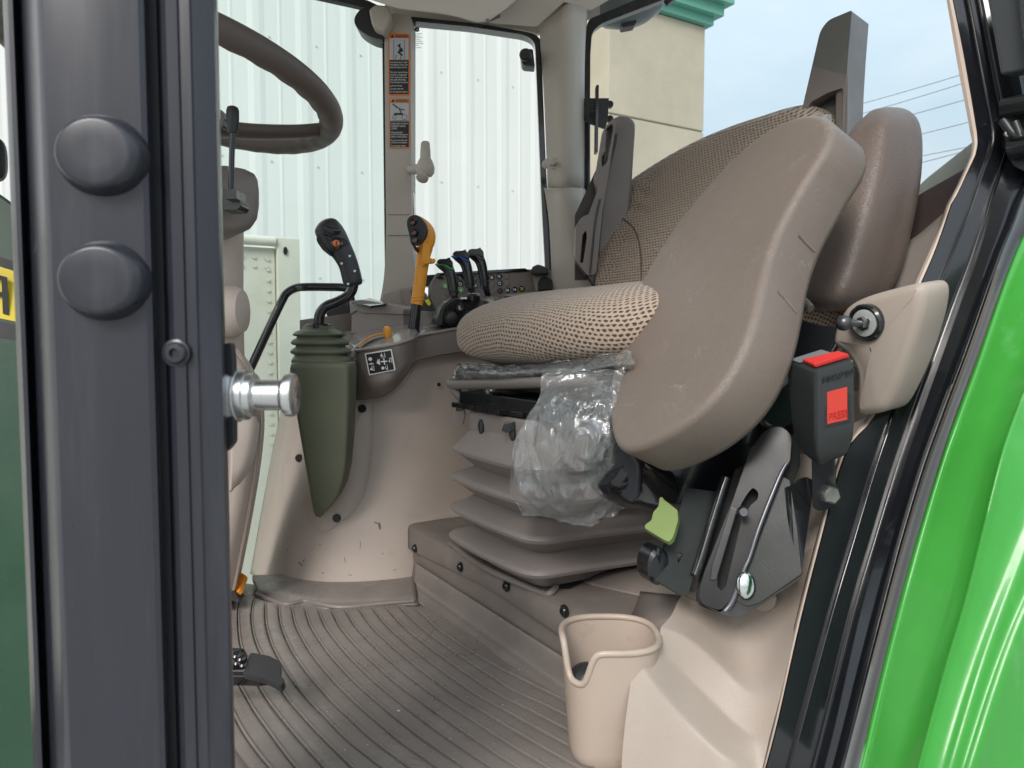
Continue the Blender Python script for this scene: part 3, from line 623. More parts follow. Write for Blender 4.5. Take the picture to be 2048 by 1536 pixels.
# ---- far C post
cp = [[P(1078, 52, 1.52), P(1088, 200, 1.52), P(1095, 376, 1.52)], [P(1096, 38, 1.50), P(1104, 200, 1.50), P(1108, 376, 1.50)], [P(1118, 22, 1.475), P(1123, 200, 1.475), P(1122, 375, 1.475)], [P(1134, 8, 1.47), P(1139, 200, 1.47), P(1134, 374, 1.47)], [P(1150, 7, 1.48), P(1155, 180, 1.48), P(1150, 374, 1.48)], [P(1172, 18, 1.51), P(1167, 120, 1.51), P(1165, 376, 1.51)], [P(1176, 22, 1.60), P(1171, 120, 1.60), P(1170, 376, 1.60)]]
surf('rear_post', cp, greyb, TR, n=14, cross=4, solid=.01, sharp=50, label='upper beige rear post')
cp2 = [[P(1088, 376, 1.517), P(1100, 470, 1.51), P(1106, 700, 1.48)], [P(1107, 377, 1.497), P(1112, 480, 1.49), P(1125, 700, 1.47)], [P(1121, 376, 1.472), P(1124, 470, 1.47), P(1150, 700, 1.45)], [P(1133, 375, 1.467), P(1140, 480, 1.455), P(1190, 700, 1.41)], [P(1150, 375, 1.477), P(1160, 480, 1.455), P(1230, 700, 1.40)], [P(1166, 377, 1.507), P(1176, 480, 1.47), P(1260, 700, 1.41)], [P(1172, 377, 1.60), P(1200, 480, 1.60), P(1300, 700, 1.55)]]
surf('rear_post_lower', cp2, greyb, TR, n=14, cross=4, solid=.01, sharp=50)
g_ = P(1108, 328, 1.485)
tube('coat_hook', [P(1112, 328, 1.51), P(1108, 328, 1.48), P(1097, 328, 1.455)], [.004, .0035, .004], greyb, TR, n=3)
lathe('hook_plate', P(1110, 328, 1.495), Vector((-.5, -1, 0)), [(.012, 0), (.012, .003), (.009, .005), (.0001, .005)], greyb, TR, seg=20)
lathe('hook_end', P(1093, 328, 1.455), Vector((-.6, -1, 0)), [(.0001, -.003), (.008, -.002), (.0095, .001), (.006, .004), (.0001, .005)], greyb, TR, seg=20)
# ---- rear window opening and glass, work light outside
slab('rear_window_frame', [(1166, 430), (1168, 90, 10), (1180, 42, 12), (1330, -20), (1330, -60), (1160, -60), (1160, 430)][::-1] if False else [(1166, 430), (1166, 110), (1170, 62, 6), (1178, 38, 8), (1330, -26), (1330, -2), (1200, 48, 14), (1184, 66, 10), (1181, 110), (1179, 430)], plY(1.56), .02, blackp, TR, bevel=.001)
rg = prism('rear_window_glass', [P(1176, -60, 1.60), P(1176, 640, 1.60), P(1990, 640, .93), P(1990, -60, .93)], VX * .004, glass_rear, TR, bevel=0)
tube('gas_strut', [P(1176, 200, 1.545), P(1176, 410, 1.52)], .0048, blackg, TR, n=1, label='thin black gas strut of the rear window')
tube('strut_end', [P(1176, 405, 1.52), P(1176, 436, 1.515)], .0062, blackp, TR, n=1)
wl_ = thing('work_light', 'dark grey domed work light hanging under the roof outside the rear window', 'light', P(1260, 30, 1.75))
lathe('housing', P(1252, -14, 1.78), Vector((.25, 0, -1)), [(.10, -.03), (.100, .0), (.092, .03), (.070, .058), (.038, .072), (.0001, .076)], mat('grey_housing', (.12, .135, .14), .35), wl_, a=X, asp=.7, seg=36)
slab('housing_tab', [(1242, 50, 3), (1274, 40, 3), (1270, 50, 3), (1246, 55, 3)], plY(1.76), .03, black, wl_)
tube('lamp_bracket', [P(1318, -30, 1.75), P(1342, 6, 1.75)], .012, black, wl_, n=1)
br = thing('window_latch', 'black rear window latch plate with a thin upright lever beside the rear post', 'latch', P(1190, 300, 1.5))
slab('latch_plate', [(1161, 202, 8), (1170, 196, 3), (1218, 196, 2), (1216, 240, 3), (1210, 258, 4), (1172, 244, 8), (1161, 232, 8)], plY(1.535), .006, black, br, bevel=.001)
for q in ((1168, 207), (1169, 233)): lathe('plate_bolt', P(*q, 1.534), Vector((0, -1, 0)), [(.006, 0), (.006, .003), (.0035, .004), (.0001, .003)], black, br, seg=16)
for q in ((1219, 211), (1219, 240)): lathe('rear_knob', P(*q, 1.56), Vector((0, -1, 0)), [(.007, 0), (.007, .01), (.0001, .012)], black, br, seg=16)
slab('lever_blade', [(1192, 170, 2), (1198, 169, 2), (1196, 305, 2), (1190, 305, 2)], plY(1.50), .02, blackg, br, bevel=.001)
lathe('lever_pivot', P(1186, 222, 1.515), X, [(.004, -.006), (.004, .012), (.0001, .012)], blackg, br, seg=12)
# ---- grab handle on the far post
gh = thing('armrest_knob_handle', '', '', (0, 0, 0)); bpy.data.objects.remove(gh)
gh = thing('folding_grip', 'small beige folding grab handle on the far side post, above the orange lever', 'handle', P(845, 355, 1.47))
tube('handle_arm', [P(820, 340, 1.49), P(838, 338, 1.47), P(852, 338, 1.46)], [.009, .010, .010], greyb, gh, n=4)
lathe('handle_base', P(851, 350, 1.455), ZX, [(.0001, -.004), (.013, -.002), (.017, .004), (.018, .014), (.014, .026), (.011, .031), (.0001, .031)], greyb, gh, seg=24)
lathe('handle_grip', P(851, 322, 1.455), ZX, [(.0105, 0), (.0098, .02), (.0085, .034), (.006, .037), (.0001, .038)], greyb, gh, seg=20)
lathe('handle_knuckle', P(845, 354, 1.45), Vector((-.2, -.6, -.8)), [(.012, -.005), (.012, .004), (.007, .007), (.0001, .007)], greyb, gh, seg=20)
# ================================================================ DOOR FRAME, FENDER AND TRIM ON THE RIGHT
def poly(*a): return [P(*q) for q in a]
# reference depths along the door frame: .80 at the top, .60 at the bottom
def dr(y): return .86 - .20 * min(max((y + 40) / 1600, 0), 1)
def ln(pts, off=0.0): return [P(x, y, dr(y) + off) for x, y in pts]
Lin = [(1884, -40), (1893, 0), (1915, 130), (1934, 230), (1943, 280), (1946, 292), (1943, 305), (1936, 325), (1918, 365), (1900, 400), (1885, 440), (1860, 500), (1828, 572), (1775, 700), (1735, 830), (1672, 900), (1628, 1075), (1585, 1240), (1525, 1450), (1500, 1580)]
Lsm = [(1898, -40), (1905, 0), (1926, 104), (1952, 255), (1955, 284), (1953, 302), (1947, 318), (1934, 345), (1916, 385), (1901, 410), (1888, 450), (1866, 510), (1836, 580), (1793, 700), (1750, 830), (1690, 905), (1641, 1080), (1598, 1250), (1553, 1450), (1518, 1580)]
L1 = [(1927, -40), (1936, 0), (1953, 92), (1973, 195), (1985, 255), (1986, 275), (1983, 292), (1973, 322), (1962, 352), (1951, 385), (1935, 430), (1905, 500), (1872, 580), (1832, 690), (1788, 820), (1752, 930), (1705, 1085), (1664, 1222), (1604, 1440), (1566, 1580)]
L2 = [(1950, -40), (1958, 0), (1976, 92), (1996, 195), (2010, 255), (2014, 285), (2010, 305), (2002, 330), (1992, 360), (1980, 395), (1968, 440), (1942, 520), (1912, 600), (1876, 700), (1832, 820), (1794, 930), (1748, 1080), (1706, 1222), (1648, 1460), (1616, 1580)]
L3 = [(2030, -40), (2040, 0), (2060, 92), (2080, 195), (2090, 255), (2092, 285), (2086, 310), (2076, 335), (2062, 368), (2045, 402), (2030, 445), (2004, 508), (1972, 600), (1935, 705), (1888, 830), (1850, 935), (1808, 1075), (1764, 1240), (1710, 1450), (1676, 1580)]
L4 = [(2060, -40), (2070, 0), (2090, 92), (2108, 195), (2120, 255), (2122, 285), (2116, 310), (2106, 340), (2090, 380), (2070, 420), (2052, 462), (2026, 520), (1996, 600), (1956, 715), (1912, 835), (1880, 930), (1838, 1075), (1795, 1240), (1742, 1450), (1708, 1580)]
Lin = [(a[0], a[1]) if a[1] < 850 else (b[0] - 7, b[1]) for a, b in zip(Lin, Lsm)]
def mixl(A, B, t): return [(a[0] * (1 - t) + b[0] * t, a[1] * (1 - t) + b[1] * t) for a, b in zip(A, B)]
surf('door_frame_edge', [ln(Lin, .05), ln(Lin, .004), ln(mixl(Lin, Lsm, .5), .0), ln(Lsm, -.001), ln(Lsm, .006)], mat('pale_edge_trim', (.46, .37, .31), .5, bump=.1, bscale=600, bdist=.0003), TR, n=70, solid=.004)
df = surf('door_frame', [ln(Lsm, .03), ln(Lsm, .001), ln(mixl(Lsm, L1, .06), -.001), ln(mixl(Lsm, L1, .90), -.003), ln(mixl(Lsm, L1, .97), -.0075), ln(L1, -.008), ln(mixl(L1, L2, .10), -.003), ln(mixl(L1, L2, .85), -.005), ln(mixl(L1, L2, .95), -.010), ln(L2, -.0105),
                    ln(mixl(L2, L3, .10), -.005), ln(mixl(L2, L3, .3), -.009), ln(mixl(L2, L3, .6), -.015), ln(mixl(L2, L3, .84), -.014), ln(mixl(L2, L3, .9), -.016), ln(mixl(L2, L3, .94), -.021), ln(L3, -.021), ln(mixl(L3, L4, .15), -.015), ln(mixl(L3, L4, .5), -.006), ln(L4, .0), ln(L4, .04)], blackp, TR, n=90, solid=.003, sharp=34, label='black painted rear door frame with raised ribs')
# fender
def gl(pts): return [P(*p) for p in pts]
f0 = [(2090, 400, .70), (2048, 472, .68), (2012, 560, .66), (1957, 720, .63), (1913, 840, .61), (1880, 936, .60), (1824, 1122, .575), (1770, 1330, .555), (1722, 1536, .535), (1710, 1590, .53)]
f1 = [(2220, 400, .66), (2170, 520, .63), (2110, 640, .60), (2060, 760, .58), (2025, 850, .565), (1998, 936, .55), (1936, 1186, .525), (1890, 1340, .51), (1840, 1522, .49), (1824, 1590, .485)]
f2 = [(2500, 400, .66), (2450, 520, .63), (2400, 640, .60), (2330, 760, .575), (2270, 850, .56), (2210, 936, .545), (2075, 1186, .52), (2010, 1340, .505), (1950, 1522, .485), (1930, 1590, .48)]
f3 = [(2900, 400, .72), (2850, 520, .70), (2800, 640, .67), (2700, 760, .64), (2600, 850, .61), (2500, 936, .59), (2300, 1186, .55), (2240, 1340, .53), (2160, 1522, .51), (2140, 1590, .5)]
def md(A, B, t, off=0): return [(a[0] * (1 - t) + b[0] * t, a[1] * (1 - t) + b[1] * t, a[2] * (1 - t) + b[2] * t + off) for a, b in zip(A, B)]
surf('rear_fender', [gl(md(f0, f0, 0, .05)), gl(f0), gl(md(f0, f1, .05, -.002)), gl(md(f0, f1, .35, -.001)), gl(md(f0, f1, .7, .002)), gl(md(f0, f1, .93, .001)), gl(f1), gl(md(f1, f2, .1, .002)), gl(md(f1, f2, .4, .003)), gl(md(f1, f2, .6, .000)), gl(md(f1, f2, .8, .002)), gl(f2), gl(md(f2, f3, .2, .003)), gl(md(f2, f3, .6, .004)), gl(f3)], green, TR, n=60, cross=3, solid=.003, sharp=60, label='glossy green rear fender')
# hinge assembly at the top right
hg = thing('x', '', '', (0, 0, 0)); bpy.data.objects.remove(hg)
slab('door_edge_panel', [(1962, -60), (2000, 152, 8), (2070, 138), (2100, -60)], pl3((1962, 0, .80), (2060, 0, .76), (2000, 160, .79)), .03, mat('dark_grey_cover', (.05, .055, .058), .4, bump=.05, bscale=300, bdist=.0003), TR, bevel=.004, bseg=3)
slab('door_edge_panel', [(2026, -60), (2050, 142, 8), (2120, 130), (2120, -60)], pl3((2026, 0, .765), (2090, 0, .73), (2040, 160, .76)), .03, blackp, TR, bevel=.004, bseg=3)
hn = slab('door_hinge', [(2000, 212, 5), (2060, 190), (2110, 190), (2110, 330), (2046, 342, 6), (2024, 330, 6), (2012, 290, 6)], pl3((2000, 250, .80), (2080, 250, .77), (2020, 330, .79)), .03, black, TR, bevel=.003, label='black cast door hinge at the rear post')
tube('hinge_barrel', [P(2004, 218, .785), P(2080, 204, .76)], .0105, blackg, hn, n=1, seg=18)
tube('hinge_barrel', [P(2020, 300, .785), P(2090, 284, .76)], .0105, blackg, hn, n=1, seg=18)
tube('hinge_web', [P(2006, 240, .785), P(2032, 272, .775), P(2060, 262, .765)], .005, black, hn, n=4)
tube('hinge_web', [P(2030, 244, .775), P(2042, 275, .77)], .004, black, hn, n=2)
screw('hinge_screw', P(2016, 268, .78), Vector((-.3, -1, 0)), .004, dsteel, hn)
# rear shelf, sash and outer rear fender seen through the back
slab('rear_sash', [(1700, 520), (1840, 385, 8), (1945, 325), (1945, 400), (1898, 420), (1836, 468, 3), (1700, 560)], pl3((1840, 400, 1.0), (1940, 350, .92), (1820, 460, .99)), .03, brush, TR, bevel=.004, label='dark brown lower sash of the rear window')
slab('outer_fender_top', [(1760, 440), (1850, 352, 10), (1955, 268), (1960, 345), (1850, 400), (1760, 470)], pl3((1850, 360, 1.12), (1950, 290, 1.0), (1840, 430, 1.1)), .05, mat('skylit_grey_fender', (.30, .31, .27), .5), TR, bevel=.01)  # grey-green base colour carries the sky light on this fender top
surf('rear_quarter_trim', [poly((1640, 600, 1.02), (1640, 700, 1.0)), poly((1760, 520, .98), (1700, 700, .95)), poly((1838, 468, .945), (1740, 740, .92)), poly((1900, 415, .90), (1830, 700, .86)), poly((1930, 380, .88), (1870, 700, .84))], mat('shaded_shelf_trim', (.25, .222, .2), .6, bump=.15, bscale=700, bdist=.0004), TR, n=12, solid=.006)  # panel beige darkened: the shade on this trim is put into its colour
# ---- ball-stud cover
c1 = thing('gas_strut_cover', 'pale beige moulded cover with a steel ball stud beside the door frame', 'cover', P(1760, 820, .70))
cvp = pl3((1690, 640, .735), (1850, 600, .66), (1740, 800, .72)); cvf = cvp; cvp = (cvp[0] + away(cvp) * .011, cvp[1])
cv = puff('cover_body', [(1676, 668), (1686, 640), (1703, 612), (1740, 592), (1800, 575), (1842, 566), (1856, 574), (1858, 600), (1848, 650), (1820, 735), (1790, 800), (1774, 820), (1750, 827), (1728, 826), (1722, 805), (1722, 745), (1700, 706), (1678, 690)], cvp, .045, .011, beige, c1, dome=.004)
bs = PP(1734, 645, (cvf[0] - away(cvf) * .0035, cvf[1])); nb = (-away(cvp) * .75 + Vector((-.35, 0, .12))).normalized(); na = -away(cvp)
s = .71 / FPX
lathe('rubber_cup', bs + na * .001, na, [(39 * s, -.004), (39 * s, .002), (35 * s, .0042), (31 * s, .0036), (29 * s, .0005), (.0001, .0003)], blackg, c1, seg=36, asp=.93)
lathe('washer', bs + na * .002, na, [(27 * s, 0), (27 * s, .0025), (17 * s, .003), (.0001, .003)], mat('bright_washer', (.75, .8, .78), .3, metal=.6), c1, seg=30)
screw('hex_nut', bs + na * .004, nb, 13 * s, dsteel, c1, hexs=True)
tube('ball_neck', [bs + na * .008, bs + na * .008 + nb * .016], .0035, dsteel, c1, n=1)
lathe('ball', bs + na * .008 + nb * .021, nb, [(.0075 * math.sin(a_), -.0075 * math.cos(a_)) for a_ in [math.pi * i / 12 for i in range(13)]], mat('oily_ball', (.1, .1, .105), .35, metal=.8), c1, seg=24)
# ---- buckle
bk = thing('seat_belt_buckle', 'black seat belt buckle with red release window on a black stalk', 'seat belt buckle', P(1650, 1010, .70))
Fa = [P(1626, 737, .655), P(1710, 716, .635), P(1710, 868, .655), P(1701, 905, .665), P(1690, 922, .67), P(1632, 928, .685), P(1612, 900, .69), P(1610, 880, .688)]
# body as a loft from the top ring down
def rg4(a, b, c, d): return resample([Vector(v) for v in (a, b, c, d)], 4, True) if False else [a, b, c, d]
rings = []
def quad(y, xl, xm, xr, dl, dm, dr_, up=0):
    """left-back, front-left edge, front-right edge, back-right corners"""
    A = P(xl, y, dl); Bm = P(xm, y + up, dm); Cc = P(xr, y, dr_); Dd = A + (Cc - Bm)
    return [A, Bm, Cc, Dd]
for (yl, ym, yr, xl, xm, xr, dl, dm, dd) in ((721, 741, 717, 1574, 1630, 1710, .70, .655, .635), (760, 790, 770, 1574, 1629, 1711, .70, .656, .637), (840, 868, 850, 1582, 1630, 1711, .705, .664, .645), (880, 905, 880, 1588, 1632, 1708, .71, .672, .652), (905, 929, 905, 1603, 1636, 1698, .71, .682, .664), (914, 932, 912, 1612, 1640, 1690, .705, .688, .672)):
    A = P(xl, yl, dl); Bm = P(xm, ym, dm); Cc = P(xr, yr, dd); rings.append([A, Bm, Cc, A + Cc - Bm])
V = [v for r in rings for v in r]; F = [(0, 1, 2, 3)] + [(k * 4 + i, k * 4 + (i + 1) % 4, k * 4 + 4 + (i + 1) % 4, k * 4 + 4 + i) for k in range(5) for i in range(4)] + [(20, 21, 22, 23)]
body = finish('buckle_body', V, F, mat('buckle_black', (.03, .034, .036), .35, bump=.15, bscale=500, bdist=.0003, wear_sheen=.2, wcol=(.09, .09, .09)), bk, bevel=.003, bseg=3)
A, Bm, Cc, Dd = rings[0]; up = (A - Bm).cross(Cc - Bm).normalized(); up = up if up.z > 0 else -up
def tq(s_, t_, h=.0006): return Bm + (Cc - Bm) * s_ + (A - Bm) * t_ + up * h
prism('red_button', [tq(.08, .08), tq(.96, .08), tq(.96, .40), tq(.12, .55)], up * .0045, redm, bk, bevel=.0012)
prism('slot', [tq(.06, .60, .0008), tq(.9, .5, .0008), tq(.9, .93, .0008), tq(.06, .93, .0008)], up * .0006, mat('slot_grey', (.16, .17, .175), .5), bk, bevel=0)
b1, c1_, b2, c2_ = rings[0][1], rings[0][2], rings[2][1], rings[2][2]
fnn = (c1_ - b1).cross(b2 - b1).normalized(); fnn = fnn if fnn.y < 0 else -fnn
def fq(s_, t_, h=.001): return (b1.lerp(c1_, s_)).lerp(b2.lerp(c2_, s_), t_) + fnn * h
prism('release_recess', [fq(.26, .34, .0012), fq(.88, .34, .0012), fq(.88, .92, .0012), fq(.26, .92, .0012)], fnn * .0004, blackg, bk, bevel=0)
prism('release_window', [fq(.32, .38, .0018), fq(.82, .38, .0018), fq(.82, .88, .0018), fq(.32, .88, .0018)], fnn * .001, mat('red_window', (.6, .05, .035), .45), bk, bevel=.0008)
rt = (c1_ - b1).normalized(); uu = (b1 - b2).normalized()
text('press_word', 'PRESS', fq(.36, .83, .003), rt, uu, .0095, mat('dark_red', (.42, .012, .01), .5), bk, width=.0165)
text('maker_word', 'securon', fq(.18, .22, .0022), rt, uu, .0105, mat('embossed_black', (.012, .013, .014), .25), bk, width=.028, th=.0006)
slab('stalk', [(1622, 905), (1668, 910), (1672, 1002, 12), (1650, 1025, 14), (1624, 1018, 10)], pl3((1622, 900, .715), (1670, 900, .70), (1640, 1020, .72)), .004, black, bk, bevel=.001)
bo = P(1656, 988, .70); lathe('bolt_head', bo, Vector((.15, -1, .05)), [(18.5 * .7 / FPX, -.004), (18.5 * .7 / FPX, .006), (15 * .7 / FPX, .0085), (.0001, .009)], mat('galvanised', (.68, .66, .66), .38, metal=1, bump=.8, bscale=120, bdist=.001, wear_sheen=.5, wcol=(.3, .28, .26)), bk, seg=6, asp=1.1)
# ---- lower beige side trim: stepped moulding
S_ = [ # stations from the inner edge to the door frame; rows: top, middle, first ridge, crease, outer ridge, foot
 [(1358, 1186, .79), (1349, 1226, .778), (1322, 1254, .766), (1314, 1296, .755), (1268, 1314, .737), (1228, 1610, .705)],
 [(1400, 1182, .80), (1388, 1232, .785), (1358, 1264, .757), (1346, 1326, .744), (1298, 1356, .715), (1290, 1610, .690)],
 [(1450, 1185, .80), (1436, 1250, .780), (1406, 1298, .742), (1384, 1362, .730), (1340, 1410, .694), (1334, 1610, .675)],
 [(1510, 1170, .785), (1484, 1290, .765), (1456, 1345, .722), (1447, 1426, .702), (1398, 1470, .670), (1394, 1610, .655)],
 [(1570, 1140, .765), (1526, 1330, .735), (1500, 1392, .702), (1492, 1466, .684), (1462, 1530, .646), (1460, 1620, .636)],
 [(1606, 1110, .750), (1560, 1310, .712), (1534, 1400, .690), (1517, 1472, .676), (1508, 1532, .660), (1503, 1615, .645)],
 [(1640, 1075, .728), (1590, 1270, .697), (1560, 1395, .678), (1540, 1470, .667), (1524, 1540, .656), (1504, 1612, .643)]]
G_ = []
for si, r in enumerate(S_):
    sh = (.044, .030, .014, 0, 0, 0, 0)[si]; q = [P(v[0], v[1], v[2] - sh * (.35, .6, .85, .95, 1, 1)[k]) for k, v in enumerate(r)]; row = []
    for k, p in enumerate(q):
        if 2 <= k <= 4:
            t = .14; row += [p.lerp(q[k - 1], t), p, p.lerp(q[k + 1], t)]
        else: row.append(p)
    G_.append(row)
nR = len(G_[0]); GV = [p for r in G_ for p in r]; GF = [(i * nR + j, i * nR + j + 1, (i + 1) * nR + j + 1, (i + 1) * nR + j) for i in range(len(G_) - 1) for j in range(nR - 1)]
finish('side_trim', GV, GF, beige, TR, sub=3, label='pale beige stepped moulding beside the door frame')
fil = [P(1366, 1180, .80), P(1352, 1226, .772), P(1325, 1258, .755)]
surf('step_infill', [[p - ZX * .006 for p in fil], [p + UX * .07 - ZX * .022 for p in fil]], step, TR, n=10, cat=1, solid=.003)
slab('trim_tab', disc2(1528, 1200, 24, 24, 20), pl3((1500, 1200, .768), (1560, 1200, .745), (1528, 1260, .757)), .003, beige, TR, bevel=.001)
# side trim behind bracket, up beside the seat
surf('sill_trim', [poly((1560, 870, .88), (1500, 1100, .87), (1440, 1180, .86)), poly((1660, 870, .84), (1600, 1050, .83), (1540, 1160, .82)), poly((1740, 830, .775), (1690, 930, .765), (1634, 1090, .755))], beige, TR, n=20, solid=.004)
# ================================================================ FLOOR MAT
FZ = -0.42
def F_(px, py, dz=0): return PP(px, py, plZ(FZ + dz))
key = {
 -3: [(400, 1400), (440, 1465), (480, 1525), (530, 1590)],
 -2: [(440, 1375), (468, 1432), (493, 1477), (537, 1534), (585, 1590)],
 -1: [(452, 1200), (447, 1260), (452, 1310), (471, 1355), (490, 1391), (510, 1426), (543, 1472), (589, 1534), (636, 1590)],
 0: [(490, 1183), (479, 1215), (478, 1255), (484, 1298), (498, 1326), (510, 1353), (528, 1391), (568, 1446), (645, 1534), (697, 1588)],
 1: [(510, 1200), (504, 1233), (508, 1270), (518, 1300), (535, 1333), (553, 1368), (586, 1414), (636, 1469), (701, 1534), (760, 1588)],
 2: [(532, 1208), (533, 1250), (545, 1293), (566, 1333), (588, 1368), (623, 1411), (656, 1444), (699, 1487), (759, 1534), (826, 1588)],
 7: [(663, 1222), (681, 1258), (711, 1293), (749, 1331), (794, 1371), (850, 1414), (908, 1456), (976, 1502), (1026, 1534), (1110, 1588)],
 12: [(797, 1212), (840, 1255), (900, 1301), (976, 1351), (1026, 1384), (1091, 1414), (1135, 1436), (1210, 1474), (1330, 1535)],
 13: [(838, 1222), (873, 1258), (926, 1296), (988, 1333), (1051, 1366), (1133, 1407), (1240, 1462), (1350, 1515)],
 14: [(850, 1216), (900, 1248), (960, 1285), (1030, 1324), (1090, 1355), (1150, 1387), (1280, 1455), (1380, 1505)]}
NT = 70; curves = {k: resample(catmull([F_(x, y) for x, y in v], 6), NT) for k, v in key.items()}
ks = sorted(curves)
def cur(s):
    for a, b in zip(ks, ks[1:]):
        if s <= b: break
    t = (s - a) / (b - a); return [p.lerp(q, t) for p, q in zip(curves[a], curves[b])]
# profile across each interval: flat tread, a groove, then a fine raised bead
pr = [(-.16, 0), (-.13, -.0004), (-.112, -.0040), (-.062, -.0045), (-.04, -.0002), (-.02, .0012), (.02, .0015), (.06, .0011), (.085, .0), (.11, 0), (.30, .0003), (.5, .0004), (.7, .0003)]
ss = []
for k in range(-3, 14):
    for (d, h) in pr:
        s_ = k + d
        if -3 <= s_ <= 14 and s_ < 13.3: ss.append((s_, h))
ss.append((14, 0)); ss = sorted(set(ss))
V = []; F = []
for s_, h in ss:
    c = cur(s_)
    for i, p in enumerate(c):
        f = 1
        if i < 3 and s_ > -.5: f = i / 3
        wob = noise.noise(p * 9) * .0012 + noise.noise(p * 31) * .0003
        V.append(p + ZX * (h * f + wob + .003))
for i in range(len(ss) - 1):
    for j in range(NT - 1): F.append((i * NT + j, i * NT + j + 1, (i + 1) * NT + j + 1, (i + 1) * NT + j))
fm = thing('floor_mat', 'brown-grey moulded rubber floor mat with long curved ribs', 'floor mat', F_(800, 1350))
fm['_w'] = tuple(fm.location)
finish('ribbed_tread', V, F, rubber, fm, sharp=50)
base = [F_(380, 1150, -.002), F_(500, 1168, -.002), F_(840, 1195, -.002), F_(1400, 1505, -.002), F_(1500, 1700, -.002), F_(380, 1700, -.002)]
finish('mat_base', base + [p - ZX * .02 for p in base], [tuple(range(6)), tuple(range(11, 5, -1))] + [(i, (i + 1) % 6, (i + 1) % 6 + 6, i + 6) for i in range(6)], rubber, fm, smooth=False)
# turned-up lips: along the console foot and along the seat step
def FD(px, py): return F_(px, py).y - 0
lipA = [[F_(*q, .0015) for q in ((495, 1195), (540, 1203), (590, 1213), (640, 1216), (700, 1215), (760, 1211), (838, 1208))],
        [F_(*q, .003) for q in ((505, 1188), (545, 1196), (590, 1203), (640, 1207), (700, 1206), (760, 1203), (834, 1202))],
        [F_(*q, .008) for q in ((512, 1176), (548, 1186), (590, 1190), (640, 1193), (700, 1194), (760, 1192), (832, 1188))],
        [F_(*q, .010) for q in ((505, 1160), (545, 1168), (590, 1172), (640, 1174), (700, 1173), (760, 1171), (830, 1160))],
        [F_(*q, .011) for q in ((505, 1150), (545, 1150), (590, 1150), (640, 1150), (700, 1150), (760, 1150), (830, 1145))]]
tube('lip_bead', [F_(x, y, .004) for x, y in ((512, 1189), (530, 1196), (568, 1208), (590, 1206), (611, 1202), (640, 1208), (670, 1214), (700, 1214), (728, 1211), (780, 1206), (828, 1202))], .0034, rubber, fm, n=6)
surf('console_lip', lipA, rubber, fm, n=40, cross=4, solid=.003, sharp=70)
def SV(px, py, V_): return PP(px, py, plV(V_))
sv = .500
def stepline(z, v, u0=.93, u1=.25): return [UVZ(u0 - (u0 - u1) * i / 7, v, z) for i in range(8)]
u_end = (F_(832, 1180) - CAM).dot(UX)
lipB = [[UVZ(u, .462, FZ + .0015), ] for u in (1,)]
ue = 1.158; uf = .52
lipB = [stepline(FZ + .001, .470, ue, uf), stepline(FZ + .0035, .479, ue, uf), stepline(FZ + .0060, .486, ue, uf), stepline(FZ + .0075, .492, ue, uf), stepline(FZ + .012, .4955, ue, uf), stepline(FZ + .037, .4985, ue, uf), stepline(FZ + .0385, .502, ue, uf)]
surf('step_lip', lipB, rubber, fm, n=40, cross=4, solid=.003, sharp=70)
# ================================================================ SEAT STEP
sp = thing('seat_step', 'brown-grey moulded step under the seat with five dark bolts along its skirt', 'step', UVZ(.8, .52, FZ))
ztop_ = FZ + .102
def vplate(name, z0, z1, v, th, m=step, u0=.56, u1=1.2, parent=sp, wob=0, **kw): return box(name, UVZ((u0 + u1) / 2, v + th / 2, (z0 + z1) / 2), (UX, VX, ZX), ((u1 - u0) / 2, th / 2, (z1 - z0) / 2), m, parent, **kw)
vplate('lower_riser', FZ + .0, FZ + .068, .5065, .03, bevel=.002)
sk_ = []
for (z, v) in ((.062, .5055), (.064, .4985), (.066, .4975), (.090, .4975), (.0985, .4995), (.1015, .506), (.102, .52), (.102, 1.1)):
    sk_.append([UVZ(u, v + noise.noise(Vector((u * 6, 0, z * 4))) * .0015, FZ + z + (.006 * math.sin(u * 9) if z < .07 else 0)) for u in [1.178 - .56 * i / 30 for i in range(31)]])
surf('skirt', sk_, step, sp, n=60, cat=1, solid=.002, sharp=35)
for (x, y) in ((830, 1097), (921, 1134), (1013, 1172), (1129, 1222)):
    p = PP(x, y, plV(.4965)); lathe('skirt_bolt', p, -VX, [(.0078, -.001), (.0078, .0012), (.0062, .0014), (.006, .0026), (.0046, .0042), (.0028, .0044), (.0026, .003), (.0001, .003)], blackg, sp, seg=24)
# dished area behind, raised rim and dark opening
slab('dark_opening', [(1090, 1165), (1150, 1140), (1260, 1130), (1300, 1138), (1180, 1156), (1140, 1175), (1112, 1176)], plZ(FZ + .104), .002, dark, sp, ext=ZX * -.0015, bevel=0)
surf('step_dome', [[PP(x, y, plZ(FZ + z)) for x, y, z in r] for r in (((1165, 1163, .1035), (1230, 1180, .104), (1300, 1196, .104), (1380, 1215, .104)), ((1190, 1150, .108), (1250, 1160, .112), (1310, 1172, .113), (1380, 1180, .11)), ((1230, 1138, .113), (1280, 1143, .118), (1330, 1150, .118), (1380, 1155, .115)), ((1290, 1124, .114), (1320, 1126, .119), (1350, 1130, .119), (1380, 1135, .116)))], step, sp, n=16, cross=4, solid=.003, sharp=70)
slab('pale_patch', [(1302, 1212), (1330, 1182), (1400, 1190), (1400, 1230)], plZ(FZ + .1055), .001, brownL, sp, ext=ZX * -.001, bevel=0)
tube('step_rib', [PP(900, 1086, plZ(FZ + .104)), PP(960, 1130, plZ(FZ + .104)), PP(1030, 1163, plZ(FZ + .104)), PP(1085, 1186, plZ(FZ + .100)), PP(1100, 1187, plZ(FZ + .104)), PP(1112, 1174, plZ(FZ + .106))], .0045, step, sp, n=5)
